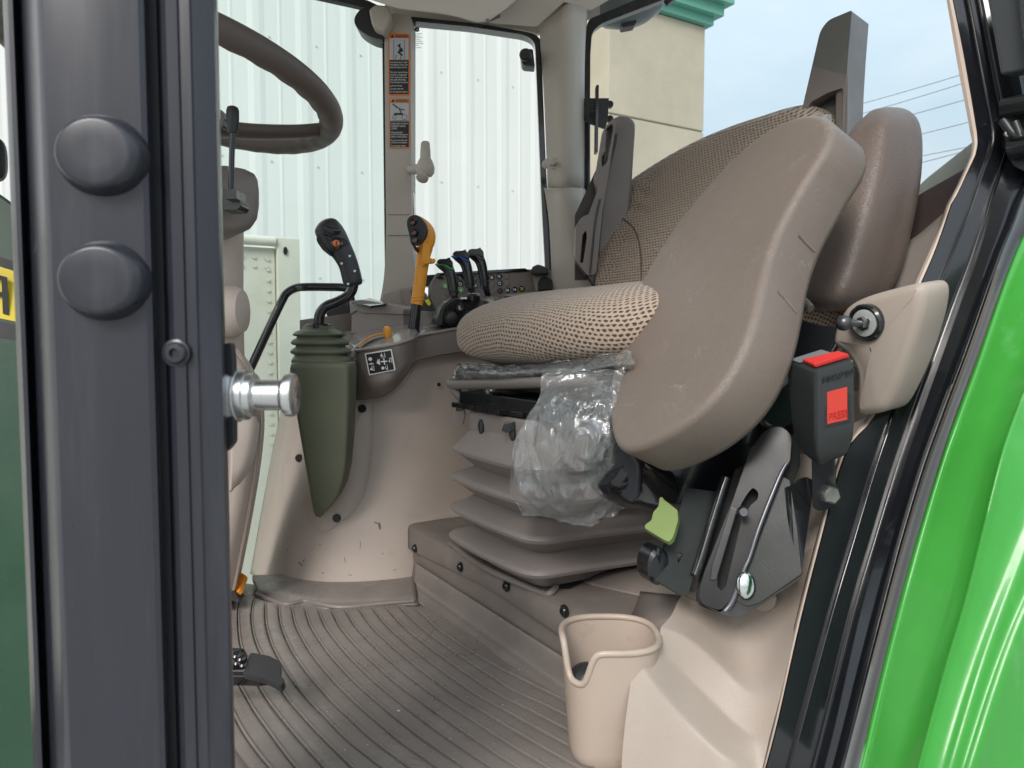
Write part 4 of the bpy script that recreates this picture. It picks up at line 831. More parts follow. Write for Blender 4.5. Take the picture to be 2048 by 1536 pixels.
screw('step_clip', PP(1127, 1160, plZ(FZ + .104)), ZX, .005, steel, sp, hexs=True)
# ================================================================ CONSOLE
co = thing('side_console', 'beige and brown control console along the far side of the cab', 'console', P(740, 1165, 1.28))
dB = FZ + .026
def cD(px): return 0
bot = [(500, 1148, 1.60), (506, 1150, 1.50), (514, 1156, 1.41), (530, 1161, 1.345), (560, 1167, 1.27), (600, 1170, 1.245), (650, 1172, 1.232), (700, 1172, 1.232), (760, 1170, 1.24), (826, 1165, 1.262), (900, 1155, 1.318), (1000, 1145, 1.363)]
midl = [(545, 900, 1.60), (550, 905, 1.50), (560, 905, 1.42), (575, 905, 1.36), (600, 905, 1.315), (630, 905, 1.288), (665, 905, 1.275), (710, 905, 1.275), (765, 905, 1.285), (826, 905, 1.305), (900, 905, 1.337), (1000, 905, 1.383)]
top = [(592, 690, 1.60), (597, 690, 1.50), (604, 690, 1.44), (616, 690, 1.38), (636, 690, 1.335), (660, 690, 1.31), (690, 690, 1.30), (730, 690, 1.298), (780, 690, 1.305), (828, 690, 1.32), (900, 690, 1.352), (1000, 690, 1.398)]
def tr_(a): return [P(*q) for q in a]
cs = surf('side_panel', [tr_(bot), tr_(midl), tr_(top)], beigeS, co, n=60, cross=14, cat=5, solid=.005, sharp=60, label='smooth beige side panel of the console')
bt2 = [(824, 1052, 1.296), (826, 1048, 1.297), (834, 1046, 1.30), (870, 1042, 1.315), (930, 1037, 1.345), (1000, 1030, 1.38)]
tp2 = [(828, 690, 1.32), (829, 690, 1.321), (838, 690, 1.324), (870, 690, 1.34), (930, 690, 1.368), (1000, 690, 1.40)]
0 and surf('side_panel_rear', [tr_(bt2), tr_(tp2)], beigeS, co, n=30, cat=3, cross=6, solid=.005, sharp=60)
tube('panel_shadow_gap', [P(822, 1164, 1.281), P(822, 1100, 1.284), P(823, 1060, 1.286), P(828, 1050, 1.289), P(845, 1046, 1.297), P(930, 1036, 1.335)], .0026, dark, co, n=4, seg=8)
slab('far_wall_trim', [(600, 1160), (1180, 1100), (1180, 560), (600, 640)], pl3((820, 1100, 1.50), (960, 1040, 1.58), (820, 700, 1.52)), .002, brown, co, bevel=0)
# boot flange and its three screws
def fl(px, py):  # a point just proud of the side panel
    a_ = onmesh(cs, [(px, py)], .003); return a_[0] if a_ else P(px, py, 1.27)
flo = [fl(x, y) for x, y in rp([(590, 800), (742, 800, 8), (745, 860, 30), (738, 940, 40), (722, 1000, 30), (692, 1036, 24), (652, 1066, 20), (626, 1058, 22), (606, 1015, 30), (594, 940, 30), (586, 860)], 6)]
fc = sum(flo, Vector()) / len(flo); nf = len(flo)
fv = [p + Vector((0, .004, 0)) for p in flo] + [p for p in flo] + [p.lerp(fc, .02) - Vector((0, .0012, 0)) for p in flo]
for t_ in (.35, .7): fv += onmesh(cs, [(690 + (x - 690) * (1 - t_), 900 + (y - 900) * (1 - t_)) for x, y in rp([(590, 800), (742, 800, 8), (745, 860, 30), (738, 940, 40), (722, 1000, 30), (692, 1036, 24), (652, 1066, 20), (626, 1058, 22), (606, 1015, 30), (594, 940, 30), (586, 860)], 6)], .0042)
finish('boot_flange', fv, [(r_ * nf + i_, r_ * nf + (i_ + 1) % nf, (r_ + 1) * nf + (i_ + 1) % nf, (r_ + 1) * nf + i_) for r_ in range(len(fv) // nf - 1) for i_ in range(nf)], beigeS, co, sharp=50)
tube('flange_seam', [fl(x, y) + Vector((0, .0015, 0)) for x, y in ((716, 800), (760, 797), (800, 772), (822, 740), (835, 722), (870, 708), (930, 700))], .0035, beigeS, co, n=6)
tube('flange_ridge', [fl(x, y) + Vector((0, .002, 0)) for x, y in ((742, 800), (744, 870), (736, 950), (718, 1005), (690, 1040))], .0022, beigeS, co, n=6)
for q in ((725, 817), (674, 1036), (599, 916)): lathe('flange_screw', fl(*q) - Vector((0, .001, 0)), Vector((-.15, -1, 0)), [(.0072, -.001), (.0072, .002), (.0060, .003), (.0015, .003), (.0012, .0018), (.0001, .0018)], black, co, seg=20)
lathe('panel_hole', P(878, 769, 1.328), Vector((-.3, -1, 0)), [(.0035, 0), (.0035, .001), (.0022, .001), (.002, .0002), (.0001, .0002)], dark, co, seg=12)
# brown upper panel with the bulging pocket
bl = [(706, 703, 1.262), (716, 703, 1.238), (750, 698, 1.215), (790, 690, 1.208), (818, 682, 1.222), (830, 677, 1.250), (838, 673, 1.285), (870, 667, 1.305), (935, 655, 1.335), (1000, 645, 1.36)]
b2 = [(706, 760, 1.262), (716, 770, 1.242), (745, 770, 1.222), (780, 762, 1.215), (808, 740, 1.228), (824, 725, 1.252), (836, 717, 1.288), (870, 708, 1.308), (935, 698, 1.338), (1000, 688, 1.362)]
b3 = [(708, 797, 1.272), (718, 797, 1.260), (740, 796, 1.255), (768, 789, 1.252), (796, 770, 1.255), (815, 745, 1.268), (834, 722, 1.292), (870, 711, 1.311), (935, 701, 1.341), (1000, 691, 1.365)]
b4 = [(a, b + 2, c + .03) for a, b, c in b3]
surf('upper_panel', [tr_(bl), [(P(*p) + P(*q)) / 2 for p, q in zip(bl, b2)], tr_(b2), tr_(b3), tr_(b4)], brown, co, n=60, cross=5, solid=.003, sharp=70)
# film covered top, sloping up to the back
tl = [[P(*q) for q in bl], [P(a, b - 6, c + .012) for a, b, c in bl],
      [P(*q) for q in ((700, 690, 1.30), (712, 685, 1.30), (745, 672, 1.30), (785, 660, 1.30), (815, 654, 1.31), (835, 652, 1.33), (845, 652, 1.345), (875, 648, 1.36), (935, 640, 1.39), (1000, 632, 1.42))],
      [P(*q) for q in ((672, 676, 1.42), (690, 670, 1.42), (720, 660, 1.42), (760, 648, 1.42), (800, 642, 1.43), (835, 638, 1.44), (850, 638, 1.45), (880, 636, 1.46), (935, 630, 1.48), (1000, 622, 1.50))],
      [P(*q) for q in ((690, 640, 1.54), (700, 640, 1.54), (725, 636, 1.54), (765, 630, 1.54), (800, 626, 1.54), (835, 624, 1.54), (850, 622, 1.54), (880, 620, 1.54), (935, 616, 1.55), (1000, 610, 1.56))]]
surf('console_top', tl, film, co, n=60, cross=4, solid=.003, sharp=50)
tube('top_edge', [P(a, b - 2, c - .001) for a, b, c in bl], .0028, film, co, n=5)
# quadrant dial with orange arc and slider
qs = thing('dial_lever', 'orange sliding knob on a curved dial at the front of the console', 'lever', P(775, 690, 1.26))
tube('dial_ring', [P(*q) for q in ((700, 716, 1.235), (718, 692, 1.255), (745, 676, 1.27), (775, 669, 1.28), (805, 671, 1.28), (828, 682, 1.26))], .006, film, qs, n=8, flat=(ZX, .6))
tube('orange_arc', [P(*q) for q in ((716, 694, 1.247), (728, 681, 1.257), (748, 671, 1.266), (775, 667, 1.27), (796, 672, 1.268), (805, 679, 1.26))], .0016, orange, qs, n=8)
tube('inner_arc', [P(*q) for q in ((718, 697, 1.243), (730, 686, 1.25), (750, 676, 1.258), (775, 672, 1.262), (793, 677, 1.262), (800, 683, 1.254))], .0024, mat('grey_arc', (.33, .31, .29), .4), qs, n=8)
lathe('slider_knob', P(775, 674, 1.262), ZX + Vector((0, -.3, 0)), [(.0001, 0), (.0058, .0005), (.0062, .004), (.0058, .015), (.004, .018), (.0001, .0185)], orange, qs, seg=20, sup=3)
# joystick pattern sticker
stp = pl3((730, 705, 1.221), (784, 698, 1.204), (738, 750, 1.221))
stk = thing('joystick_pattern_sticker', 'black sticker with white loader joystick symbols on the brown console front', 'sticker', P(760, 750, 1.2))
off = -away(stp) * .002; stp = (stp[0] + off, stp[1])
slab('sticker_border', [(729, 707, 2), (783, 698, 2), (791, 740, 2), (738, 751, 2)], stp, .0006, white, stk, bevel=0)
stp2 = (stp[0] - away(stp) * .0007, stp[1])
slab('sticker_face', [(732, 709, 1), (781, 701, 1), (788, 739, 1), (740, 748, 1)], stp2, .0005, blackprint, stk, bevel=0)
def tf(x, y): return 640 + x / 5.908, 540 + y / 5.908
def T_(l): return [tf(*q) for q in l]
marks = [T_([(595 + 22 * math.cos(a), 1052 + 22 * math.sin(a)) for a in [i * math.pi / 8 for i in range(16)]]), T_([(580, 1105), (635, 1100), (636, 1112), (581, 1117)]), T_([(605, 1092), (611, 1092), (613, 1120), (607, 1120)]),
         T_([(720, 1076), (795, 1070), (797, 1084), (721, 1090)]), T_([(748, 1042), (760, 1042), (772, 1118), (760, 1118)]),
         T_([(668, 1098), (700, 1060), (708, 1120)]), T_([(672, 1095), (684, 1052), (690, 1054), (680, 1100)]), T_([(700, 1050), (706, 1050), (712, 1122), (706, 1122)]),
         T_([(712, 1018), (725, 985), (750, 1022)]), T_([(758, 978), (764, 978), (774, 1032), (768, 1032)]), T_([(722, 1030), (764, 1024), (765, 1030), (723, 1036)]),
         T_([(812, 1080), (824, 1050), (832, 1092)]), T_([(820, 1040), (850, 1034), (851, 1044), (821, 1050)]), T_([(842, 1050), (848, 1050), (856, 1100), (850, 1100)]),
         T_([(590, 1180), (606, 1150), (640, 1188)]), T_([(632, 1128), (638, 1128), (646, 1190), (640, 1190)]), T_([(610, 1130), (616, 1129), (624, 1165), (618, 1166)]),
         T_([(745 + 18 * math.cos(a), 1158 + 18 * math.sin(a)) for a in [i * math.pi / 6 for i in range(12)]]), T_([(775, 1130), (782, 1160), (800, 1178), (795, 1182), (774, 1162)]), T_([(790, 1120), (796, 1120), (806, 1178), (800, 1178)])]
slabs('sticker_symbols', marks, stp2, .0003, white, stk, lift=.0006)
# box at the back left of the console, tray, black control pods
slab('storage_box', [(702, 612, 3), (724, 610), (806, 619, 4), (808, 660), (702, 668)], pl3((702, 640, 1.40), (806, 640, 1.36), (740, 600, 1.385)), .12, brownL, co, bevel=.003)
slab('storage_lid', [(698, 602, 4), (722, 599, 2), (800, 612, 3), (808, 618, 4), (806, 629, 2), (722, 626), (712, 621, 2), (700, 629)], pl3((702, 640, 1.394), (806, 640, 1.354), (740, 600, 1.379)), .14, brownL, co, bevel=.002)
slab('film_crumple', [(704, 604), (740, 596), (776, 607), (740, 612)], pl3((702, 600, 1.42), (806, 604, 1.40), (740, 590, 1.52)), .004, blackg, co, bevel=0)
slab('front_console_pod', [(650, 600, 8), (664, 597, 4), (702, 598), (702, 648), (666, 640, 4), (652, 632, 6)], plY(1.48), .05, black, co, bevel=.003)
slab('storage_cup', [(795, 660), (798, 633, 8), (830, 622, 4), (860, 620, 4), (868, 650), (850, 665)], pl3((795, 650, 1.39), (868, 650, 1.37), (830, 620, 1.40)), .08, brownL, co, bevel=.004, bseg=3)
slab('left_cheek', [(762, 600), (764, 586, 6), (800, 575, 4), (838, 570, 6), (850, 600), (850, 640), (762, 616)], pl3((762, 600, 1.46), (850, 600, 1.44), (800, 570, 1.46)), .05, brownL, co, bevel=.004, bseg=3)
slab('cheek_pad', [(797, 580, 5), (817, 576, 6), (832, 612, 8), (818, 620, 5), (806, 606)], pl3((797, 600, 1.445), (850, 600, 1.425), (800, 570, 1.445)), .02, brown, co, bevel=.004, bseg=3)
slab('yellow_tab', [(849, 601), (857, 597), (862, 608), (857, 612)], plY(1.36), .003, yelb, co, bevel=.0005)
slab('tab_holder', [(842, 612), (848, 600), (860, 597), (872, 622), (864, 622), (840, 620)], plY(1.365), .02, black, co, bevel=.001)
# ---- switch panel
spn = thing('switch_panel', 'brown switch panel with rows of round buttons and a black rotary knob', 'switch panel', P(1000, 640, 1.5))
spp = pl3((890, 600, 1.46), (1060, 580, 1.52), (950, 545, 1.49))
slab('panel_face', [(862, 566), (874, 545, 3), (1052, 537, 4), (1062, 541), (1074, 586), (1076, 600), (1030, 640), (860, 650)], spp, .03, brown, spn, bevel=.003)
slab('panel_shade', [(873, 546), (1050, 536, 3), (1060, 541), (1054, 543), (880, 550), (890, 558), (874, 557)], (spp[0] - away(spp) * .004, spp[1]), .01, blackp, spn, bevel=.001)
rp_ = pl3((1064, 560, 1.515), (1170, 580, 1.50), (1080, 540, 1.53))
slab('panel_end', [(1062, 541), (1110, 538, 3), (1122, 545, 3), (1176, 582), (1200, 640), (1078, 640), (1074, 590)], rp_, .04, brownL, spn, bevel=.004)
slab('panel_wing', [(1108, 538), (1160, 545), (1260, 590), (1260, 660), (1180, 600), (1124, 548)], pl3((1110, 540, 1.53), (1190, 580, 1.50), (1190, 620, 1.46)), .03, greyb, spn, bevel=.004)
fr2 = (spp[0] - away(spp) * .0006, spp[1])
slab('button_frame', [(974, 551, 3), (1060, 545, 3), (1064, 572, 3), (976, 578, 3)], fr2, .0006, brownL, spn, bevel=0, holes=[[(975.5, 552, 2), (1059, 546, 2), (1062.5, 571, 2), (977, 577, 2)]])
slab('blank_cover', [(1024, 549, 3), (1060, 545, 3), (1063, 570, 3), (1025, 573, 3)], fr2, .001, brown, spn, bevel=.0006)
def S4(x, y): return 860 + x / 6.024, 480 + y / 6.024
bpos = [(743, 450, 'b', 1), (833, 440, 'b', 2), (924, 437, 'x', 0), (745, 533, 'x', 0), (840, 523, 'b', 3), (930, 520, 'x', 0), (757, 627, 'x', 0), (845, 613, 'r', 0), (932, 606, 'b', 4), (1019, 598, 'b', 4), (1103, 590, 'y', 0), (1190, 583, 'x', 0),
        (182, 552, 'g', 1), (368, 601, 'g', 1), (210, 640, 'x', 0), (365, 530, 'b', 3), (545, 548, 'b', 1), (640, 548, 'b', 1), (165, 712, 'x', 0), (300, 440, 'b', 0), (370, 458, 'b', 0), (530, 468, 'b', 0), (645, 470, 'b', 0)]
nb_ = -away(spp)
for (x, y, k, sy) in bpos:
    X_, Y_ = S4(x, y); c = PP(X_, Y_, spp); r = .0062 if k != 'x' else .0060
    m_ = {'b': blackp, 'x': brown, 'r': mat('dark_red_button', (.06, .015, .01), .4), 'y': blackp, 'g': mat('green_button', (.2, .5, .16), .4)}[k]
    bo_ = lathe('button', c, nb_, [(r, -.001), (r, .0012), (r * .9, .0022), (r * .3, .0026), (.0001, .0026)] if k != 'x' else [(r * 1.1, -.001), (r * 1.1, .0002), (r, .0012), (r * .9, .0014), (.0001, .0010)], m_, spn, seg=18)
    fp = (spp[0] + nb_ * .0028, spp[1])
    if sy == 1: slabs('symbol', [[(X_ - 3, Y_ + 1), (X_ + 2, Y_ - 3), (X_ + 3, Y_ + 2)], rect(X_ - 3, Y_ + 2.2, X_ + 3, Y_ + 3)], fp, .0002, white, spn)
    if sy == 2: slabs('symbol', [[(X_ - 3, Y_), (X_ + 1, Y_ - 3), (X_ + 1, Y_ + 1)], rect(X_ + 1.5, Y_ - 3, X_ + 2.6, Y_ + 3)], fp, .0002, white, spn)
    if sy == 3: slabs('symbol', [disc2(X_, Y_, 3.2)], fp, .0002, white, spn); 
    if sy == 3: slabs('symbol', [disc2(X_, Y_, 1.8)], (fp[0] + nb_ * .0004, fp[1]), .0002, blackprint, spn)
    if sy == 4: slabs('symbol', [rect(X_ - 3.4, Y_ - 2.4, X_ - .6, Y_ - 1.5), rect(X_ - 3.4, Y_ - .5, X_ - .6, Y_ + .4), rect(X_ - 3.4, Y_ + 1.5, X_ - .6, Y_ + 2.4), [(X_ + .2, Y_ - 2.8), (X_ + 3.2, Y_ - 1.5), (X_ + 3.2, Y_ + 1.5), (X_ + .2, Y_ + 2.8)]], fp, .0002, white, spn)
    if k == 'y': slabs('symbol', [rect(X_ - 3, Y_ - 3, X_ + 3, Y_ - 1), rect(X_ + 1, Y_ - 1, X_ + 3, Y_ + 3), rect(X_ - 1.5, Y_ + .6, X_ + .4, Y_ + 3)], fp, .0002, yelb, spn)
    if k == 'r': slabs('symbol', [[(X_ - 2.5, Y_ + 2), (X_, Y_ - 2.5), (X_ + 2.5, Y_ + 2)]], fp, .0002, mat('red_symbol', (.3, .02, .01), .4), spn)
kc = PP(1090, 569, rp_); kn = -away(rp_)
lathe('knob_ring', kc, kn, [(.0185, -.001), (.0185, .001), (.0165, .003), (.0145, .003), (.0001, .0008)], brownL, spn, seg=32)
lathe('rotary_knob', kc, kn, [(.0145, 0), (.0142, .006), (.0125, .009), (.0001, .0095)], black, spn, seg=32)
rk = (rp_[0] + kn * .0155, rp_[1])
slab('knob_bar', [(1075, 562, 4), (1104, 557, 4), (1106, 577, 4), (1077, 580, 4)], rk, .010, black, spn, bevel=.0015)
# ---- lever housing with film and dials
lh = thing('lever_housing', 'black rounded lever housing with dial knobs partly under clear film', 'control housing', P(930, 655, 1.33))
slab('housing_body', [(872, 648, 3), (876, 638, 3), (884, 618, 6), (896, 604, 8), (912, 598, 8), (940, 598, 10), (1010, 612, 6), (1020, 640), (1010, 660), (884, 652, 4)], pl3((870, 640, 1.31), (1010, 640, 1.36), (930, 600, 1.33)), .03, blackp, lh, bevel=.005, bseg=3)
slab('housing_rim', [(871, 650, 3), (874, 638, 3), (882, 616, 6), (895, 601, 8), (912, 595, 8), (924, 596, 4), (912, 600), (898, 607, 6), (887, 620, 4), (884, 650, 3)], pl3((870, 640, 1.302), (1010, 640, 1.352), (930, 600, 1.322)), .03, mat('charcoal_rim', (.035, .04, .038), .3, coat=.3), lh, bevel=.003)
for (x, y, r) in ((252, 940, .013), (610, 820, .012), (355, 818, .0095), (455, 905, .0095)):
    X_, Y_ = S4(x, y); hp_ = pl3((870, 640, 1.309), (1010, 640, 1.359), (930, 600, 1.329)); c = PP(X_, Y_, hp_); nn = -away(hp_)
    lathe('dial_knob', c, nn, [(r, 0), (r, .002), (r * .86, .0035), (r * .8, .007), (r * .6, .0085), (.0001, .0085)], black, lh, seg=24)
hp_ = pl3((870, 640, 1.299), (1010, 640, 1.349), (930, 600, 1.319))
slabs('dial_symbol', [[S4(*q) for q in l] for l in ([(345, 795), (362, 790), (366, 835), (350, 842)], [(362, 828), (388, 828), (384, 836), (360, 838)], [(440, 918), (485, 890), (488, 902), (446, 932)], [(450, 885), (472, 880), (480, 892), (476, 892), (470, 886), (452, 890)])], hp_, .0003, mat('cream_print', (.65, .6, .5), .5), lh)
sm = film
surf('film_cover', [poly((862, 628, 1.44), (900, 612, 1.44), (960, 592, 1.44), (1036, 596, 1.46)), poly((866, 640, 1.38), (905, 598, 1.38), (960, 594, 1.38), (1034, 600, 1.42)), poly((930, 600, 1.335), (960, 598, 1.34), (990, 606, 1.345), (1030, 606, 1.38))], sm, lh, n=20, cross=4, solid=.001)
slab('film_ridge', [(1010, 590), (1074, 583), (1076, 596), (1020, 604)], plY(1.42), .003, film, lh, bevel=0)
lathe('black_star_knob', P(947, 601, 1.32), ZX + Vector((.1, -.3, 0)), [(.0001, 0), (.0105, 0), (.012, .004), (.0115, .011), (.009, .013), (.0001, .014)], blackp, lh, seg=12)
lathe('small_knob', P(995, 603, 1.335), ZX, [(.0065, 0), (.006, .004), (.0001, .0045)], black, lh, seg=10); lathe('small_knob', P(1015, 597, 1.36), ZX, [(.006, 0), (.0055, .004), (.0001, .0045)], black, lh, seg=10)
# ---- three hydraulic levers
def hyd(dx, dy, D, stripe, label, long_=0):
    t = thing('hydraulic_lever', label, 'lever', P(915 + dx, 600 + dy, D), 'hydraulic levers on the console')
    q = lambda x, y, d=0: P(x + dx, y + dy, D + d)
    tube('lever_stem', [q(914, 610, .01), q(910, 595), q(907, 578)], .0062, blackp, t, n=4)
    tube('lever_grip', [q(908, 590), q(907, 583), q(905, 570), q(901, 550), q(896, 538), q(889, 528), q(886, 523)], [.0085, .009, .0095, .0098, .0108, .0135, .0150], blackp, t, n=5, seg=18, flat=(Vector((0, 1, 0)), .8))
    pl_ = plY(D - .012)
    tube('coloured_band', [P(x + dx, y + dy, D - .011) for x, y in ((871.5, 527.5), (874, 529.5), (886, 529), (893, 532), (903, 537.5), (907, 537))], .0018, stripe, t, n=4)
    slab('cap', [(872 + dx, 526 + dy, 3), (877 + dx, 518 + dy, 4), (900 + dx, 517 + dy, 4), (905 + dx, 523 + dy, 3), (906 + dx, 534 + dy, 2), (893 + dx, 529 + dy, 2), (880 + dx, 528 + dy, 2)], plY(D - .014), .026, blackg, t, bevel=.0016, bseg=2)
    tube('grip_ring', [q(907, 583) + Vector((.0105 * math.cos(a), .009 * math.sin(a), 0)) for a in [i * math.pi / 5 for i in range(10)]], .0011, blackp, t, n=2, closed=True, seg=6)
    return t
hyd(32, -16, 1.40, blue, 'middle black hydraulic lever with a blue stripe')
hyd(62, -20, 1.44, grym, 'tallest rear black hydraulic lever with a dark grey stripe')
hyd(0, 0, 1.36, grnm, 'front black hydraulic lever with a green stripe')
# ---- orange lever
ol = thing('orange_lever', 'tall orange range lever with three red marked buttons on a black face', 'lever', P(828, 664, 1.30))
tube('lever_rod', [P(826, 666, 1.30), P(829, 640, 1.30), P(833, 606, 1.30)], [.0105, .0100, .0088], blackg, ol, n=4, seg=16)
lathe('rod_collar', P(826, 666, 1.30), ZX + Vector((.08, 0, 0)), [(.0001, 0), (.0118, 0), (.0118, .004), (.010, .008), (.0001, .008)], blackp, ol, seg=18)
tube('lever_sleeve', [P(833, 609, 1.30), P(835, 598, 1.30), P(839, 570, 1.298), P(843, 540, 1.296), P(847, 512, 1.294), P(850, 495, 1.292)], [.0108, .0106, .0108, .0112, .0122, .0140], orange, ol, n=5, seg=20)
for yy, xx in ((601, 834.5), (594, 835.5)): tube('sleeve_ring', [P(xx, yy, 1.30) + Vector((.0112 * math.cos(a), .0112 * math.sin(a), .0015 * math.cos(a))) for a in [i * math.pi / 6 for i in range(12)]], .0013, orange, ol, n=2, closed=True, seg=6)
oh = [(845, 500), (836, 488), (826, 470), (818, 450), (816, 436), (822, 429), (834, 430), (850, 438), (864, 451), (871, 468), (870, 486), (864, 500), (858, 520), (852, 532), (844, 530)]
puff('lever_head', oh, pl3((816, 440, 1.275), (870, 470, 1.285), (845, 530, 1.285)), .034, .012, orange, ol, dome=.004, N=60)
tube('trigger', [P(858, 522, 1.285), P(866, 522, 1.283), P(869, 518, 1.283)], [.005, .0045, .002], orange, ol, n=3)
fpn = pl3((816, 440, 1.253), (850, 450, 1.253), (835, 495, 1.258))
slab('lever_face', smooth2([(826, 430), (838, 433), (850, 445), (855, 462), (850, 478), (840, 489), (830, 492), (822, 488), (818, 470), (813, 448), (816, 435)]), fpn, .012, black, ol, bevel=.003, bseg=3)
slab('trigger_slot', [(824, 490), (832, 492), (836, 506), (830, 502)], plY(1.272), .02, black, ol, bevel=.002)
fp2 = plY(1.2655)
for (x, y) in ((827, 444), (830, 465), (832, 480)):
    lathe('thumb_button', P(x, y, 1.2525), Vector((-.1, -1, .05)), [(.0072, -.001), (.0072, .001), (.0058, .0028), (.002, .0032), (.0001, .0032)], blackg, ol, seg=20, asp=.8)
    slabs('red_mark', [[(x - 1.6, y - 1.5), (x + 1.8, y - 2.2), (x + 1.4, y + 1.6), (x - .8, y + 2)]], plY(1.2487), .0002, redm, ol)
# ---- joystick with its olive boot
js = thing('loader_joystick', 'black loader joystick with an orange button on a bent black stem and olive boot housing', 'joystick', P(640, 1030, 1.20))
# housing: lofted tapered box
def hring(y, xl, xr, df_, db_, r=.012):
    A = P(xl, y, df_ + .012); Bq = P(xr - (xr - xl) * .13, y, df_); C_ = P(xr, y + 1, df_ + .03); z = A.z
    a = Vector((A.x, df_ + .012, z)); b = Vector((Bq.x, df_, z)); c = Vector((C_.x, df_ + .03, z)); d = Vector((C_.x * (db_ / (df_ + .03)), db_, z)); e = Vector((A.x * (db_ / (df_ + .012)) + .004, db_, z))
    pts = []; L_ = [a, b, c, d, e]
    for i, q in enumerate(L_):
        p0, p1 = L_[i - 1], L_[(i + 1) % 5]; u0 = (p0 - q); u1 = (p1 - q); rr = min(r, u0.length * .45, u1.length * .45)
        s0, s1 = q + u0.normalized() * rr, q + u1.normalized() * rr
        for j in range(5):
            t = j / 4; pts.append(s0 * (1 - t) ** 2 + q * 2 * t * (1 - t) + s1 * t * t)
    return pts
hr = [hring(724, 596, 702, 1.155, 1.27, .010), hring(724.5, 588, 709, 1.150, 1.28, .010), hring(728, 582, 712, 1.146, 1.285, .010), hring(738, 579.5, 713.5, 1.145, 1.286, .008), hring(800, 588, 712.5, 1.145, 1.286, .008), hring(860, 598, 710, 1.15, 1.285, .008), hring(930, 610, 704, 1.162, 1.28, .007), hring(965, 616, 696, 1.172, 1.28, .007), hring(990, 620, 684, 1.18, 1.28, .006), hring(1010, 624, 667, 1.188, 1.28, .005), hring(1024, 627, 652, 1.196, 1.28, .003), hring(1032, 631, 643, 1.202, 1.28, .002)]
V = [v for r in hr for v in r]; n_ = len(hr[0]); F = [tuple(range(n_)), tuple(range((len(hr) - 1) * n_, len(hr) * n_))] + [(k * n_ + i, k * n_ + (i + 1) % n_, (k + 1) * n_ + (i + 1) % n_, (k + 1) * n_ + i) for k in range(len(hr) - 1) for i in range(n_)]
finish('boot_housing', V, F, olive, js, sharp=60, wn=True)
s = 1.20 / FPX
bc = P(646, 726, 1.205)
prof = []
def pz(y): return (726 - y) * s
pf = [(40, 728), (57, 727), (58, 722), (55, 716), (50, 712), (50, 709), (56, 707), (57.5, 703), (54, 698), (47, 694), (46, 691), (53, 689), (54.5, 685), (51, 680), (43, 676), (42, 673), (48, 671.5), (49.5, 668.5), (45, 663), (34, 659), (30, 657), (30, 653), (26, 651), (.01, 650)]
V = []; F = []; K = len(pf); sg = 40
for i, (r, y) in enumerate(pf):
    cx = 646 - (726 - y) * .11; c = P(cx, 726, 1.205); c.z = bc.z + pz(y)
    for j in range(sg):
        t = 2 * math.pi * j / sg; cc, s_ = math.cos(t), math.sin(t); sp_ = 3.4 if y > 665 else 2.2; f = (abs(cc) ** sp_ + abs(s_) ** sp_) ** (-1 / sp_)
        V.append(c + (Vector((1, 0, 0)) * cc + Vector((0, 1, 0)) * s_ * .85) * f * r * s)
for i in range(K - 1):
    for j in range(sg): F.append((i * sg + j, i * sg + (j + 1) % sg, (i + 1) * sg + (j + 1) % sg, (i + 1) * sg + j))
finish('rubber_gaiter', V, F, olive, js, sharp=75)
lathe('stem_collar', P(638, 661, 1.205), ZX, [(.0001, 0), (26 * s, 0), (26 * s, 11 * s), (24 * s, 13 * s), (.0001, 13 * s)], blackp, js, seg=28)
tube('bent_stem', [P(638, 655, 1.205), P(638, 640, 1.205), P(642, 624, 1.205), P(654, 612, 1.205), P(674, 604, 1.205), P(693, 594, 1.205), P(703, 582, 1.205), P(707, 566, 1.205), P(707, 550, 1.205)], 10.5 * s, blackg, js, n=6, seg=16)
tube('grip', [P(707, 571, 1.205), P(706, 566, 1.205), P(702, 548, 1.205), P(697, 530, 1.205), P(690, 514, 1.205), P(682, 500, 1.205), P(674, 488, 1.203), P(665, 474, 1.202), P(657, 461, 1.20), P(650, 450, 1.20), P(646, 444, 1.20)], [15 * s, 19 * s, 19.5 * s, 19.5 * s, 21 * s, 23 * s, 26 * s, 28 * s, 27 * s, 23 * s, 12 * s], mat('soft_black_grip', (.028, .03, .034), .42, bump=.15, bscale=500, bdist=.0003), js, n=6, seg=24)
tube('head_seam', [P(631, 466, 1.188), P(650, 470, 1.178), P(672, 474, 1.180), P(690, 480, 1.19)], .0009, blackg, js, n=6, seg=6)
slab('thumb_pad', [(642, 440, 3), (662, 444, 4), (684, 461, 4), (668, 462, 4), (650, 453, 4)], pl3((642, 440, 1.195), (684, 462, 1.180), (662, 440, 1.21)), .006, black, js, bevel=.001)
slabs('thumb_pad_mark', [[(648, 442), (656, 444), (666, 451), (657, 450)]], pl3((642, 439.5, 1.194), (684, 461.5, 1.179), (662, 439.5, 1.209)), .0003, silverp, js)
slab('finger_trigger', [(632, 475, 3), (641, 480, 3), (664, 510, 3), (660, 512, 2), (645, 500, 4), (634, 484, 3)], plY(1.188), .02, black, js, bevel=.002)
bc_ = P(673, 487, 1.1795)
lathe('button_ring', bc_, Vector((-.1, -1, .1)), [(11 * s, -.003), (11 * s, .001), (8.5 * s, .0018), (.0001, .0012)], blackp, js, seg=24)
lathe('orange_button', bc_ + Vector((0, -.001, 0)), Vector((-.1, -1, .1)), [(7 * s, 0), (6.8 * s, .0018), (5 * s, .0026), (.0001, .0026)], mat('orange_button', (.85, .22, .06), .45), js, seg=24)
slabs('button_symbol', [[(670, 490), (673, 489), (676, 490), (676, 491.5), (670, 491.5)], [(671.5, 484), (674, 482.5), (674.5, 488), (672.5, 488)]], plY(1.1745), .0002, blackprint, js)
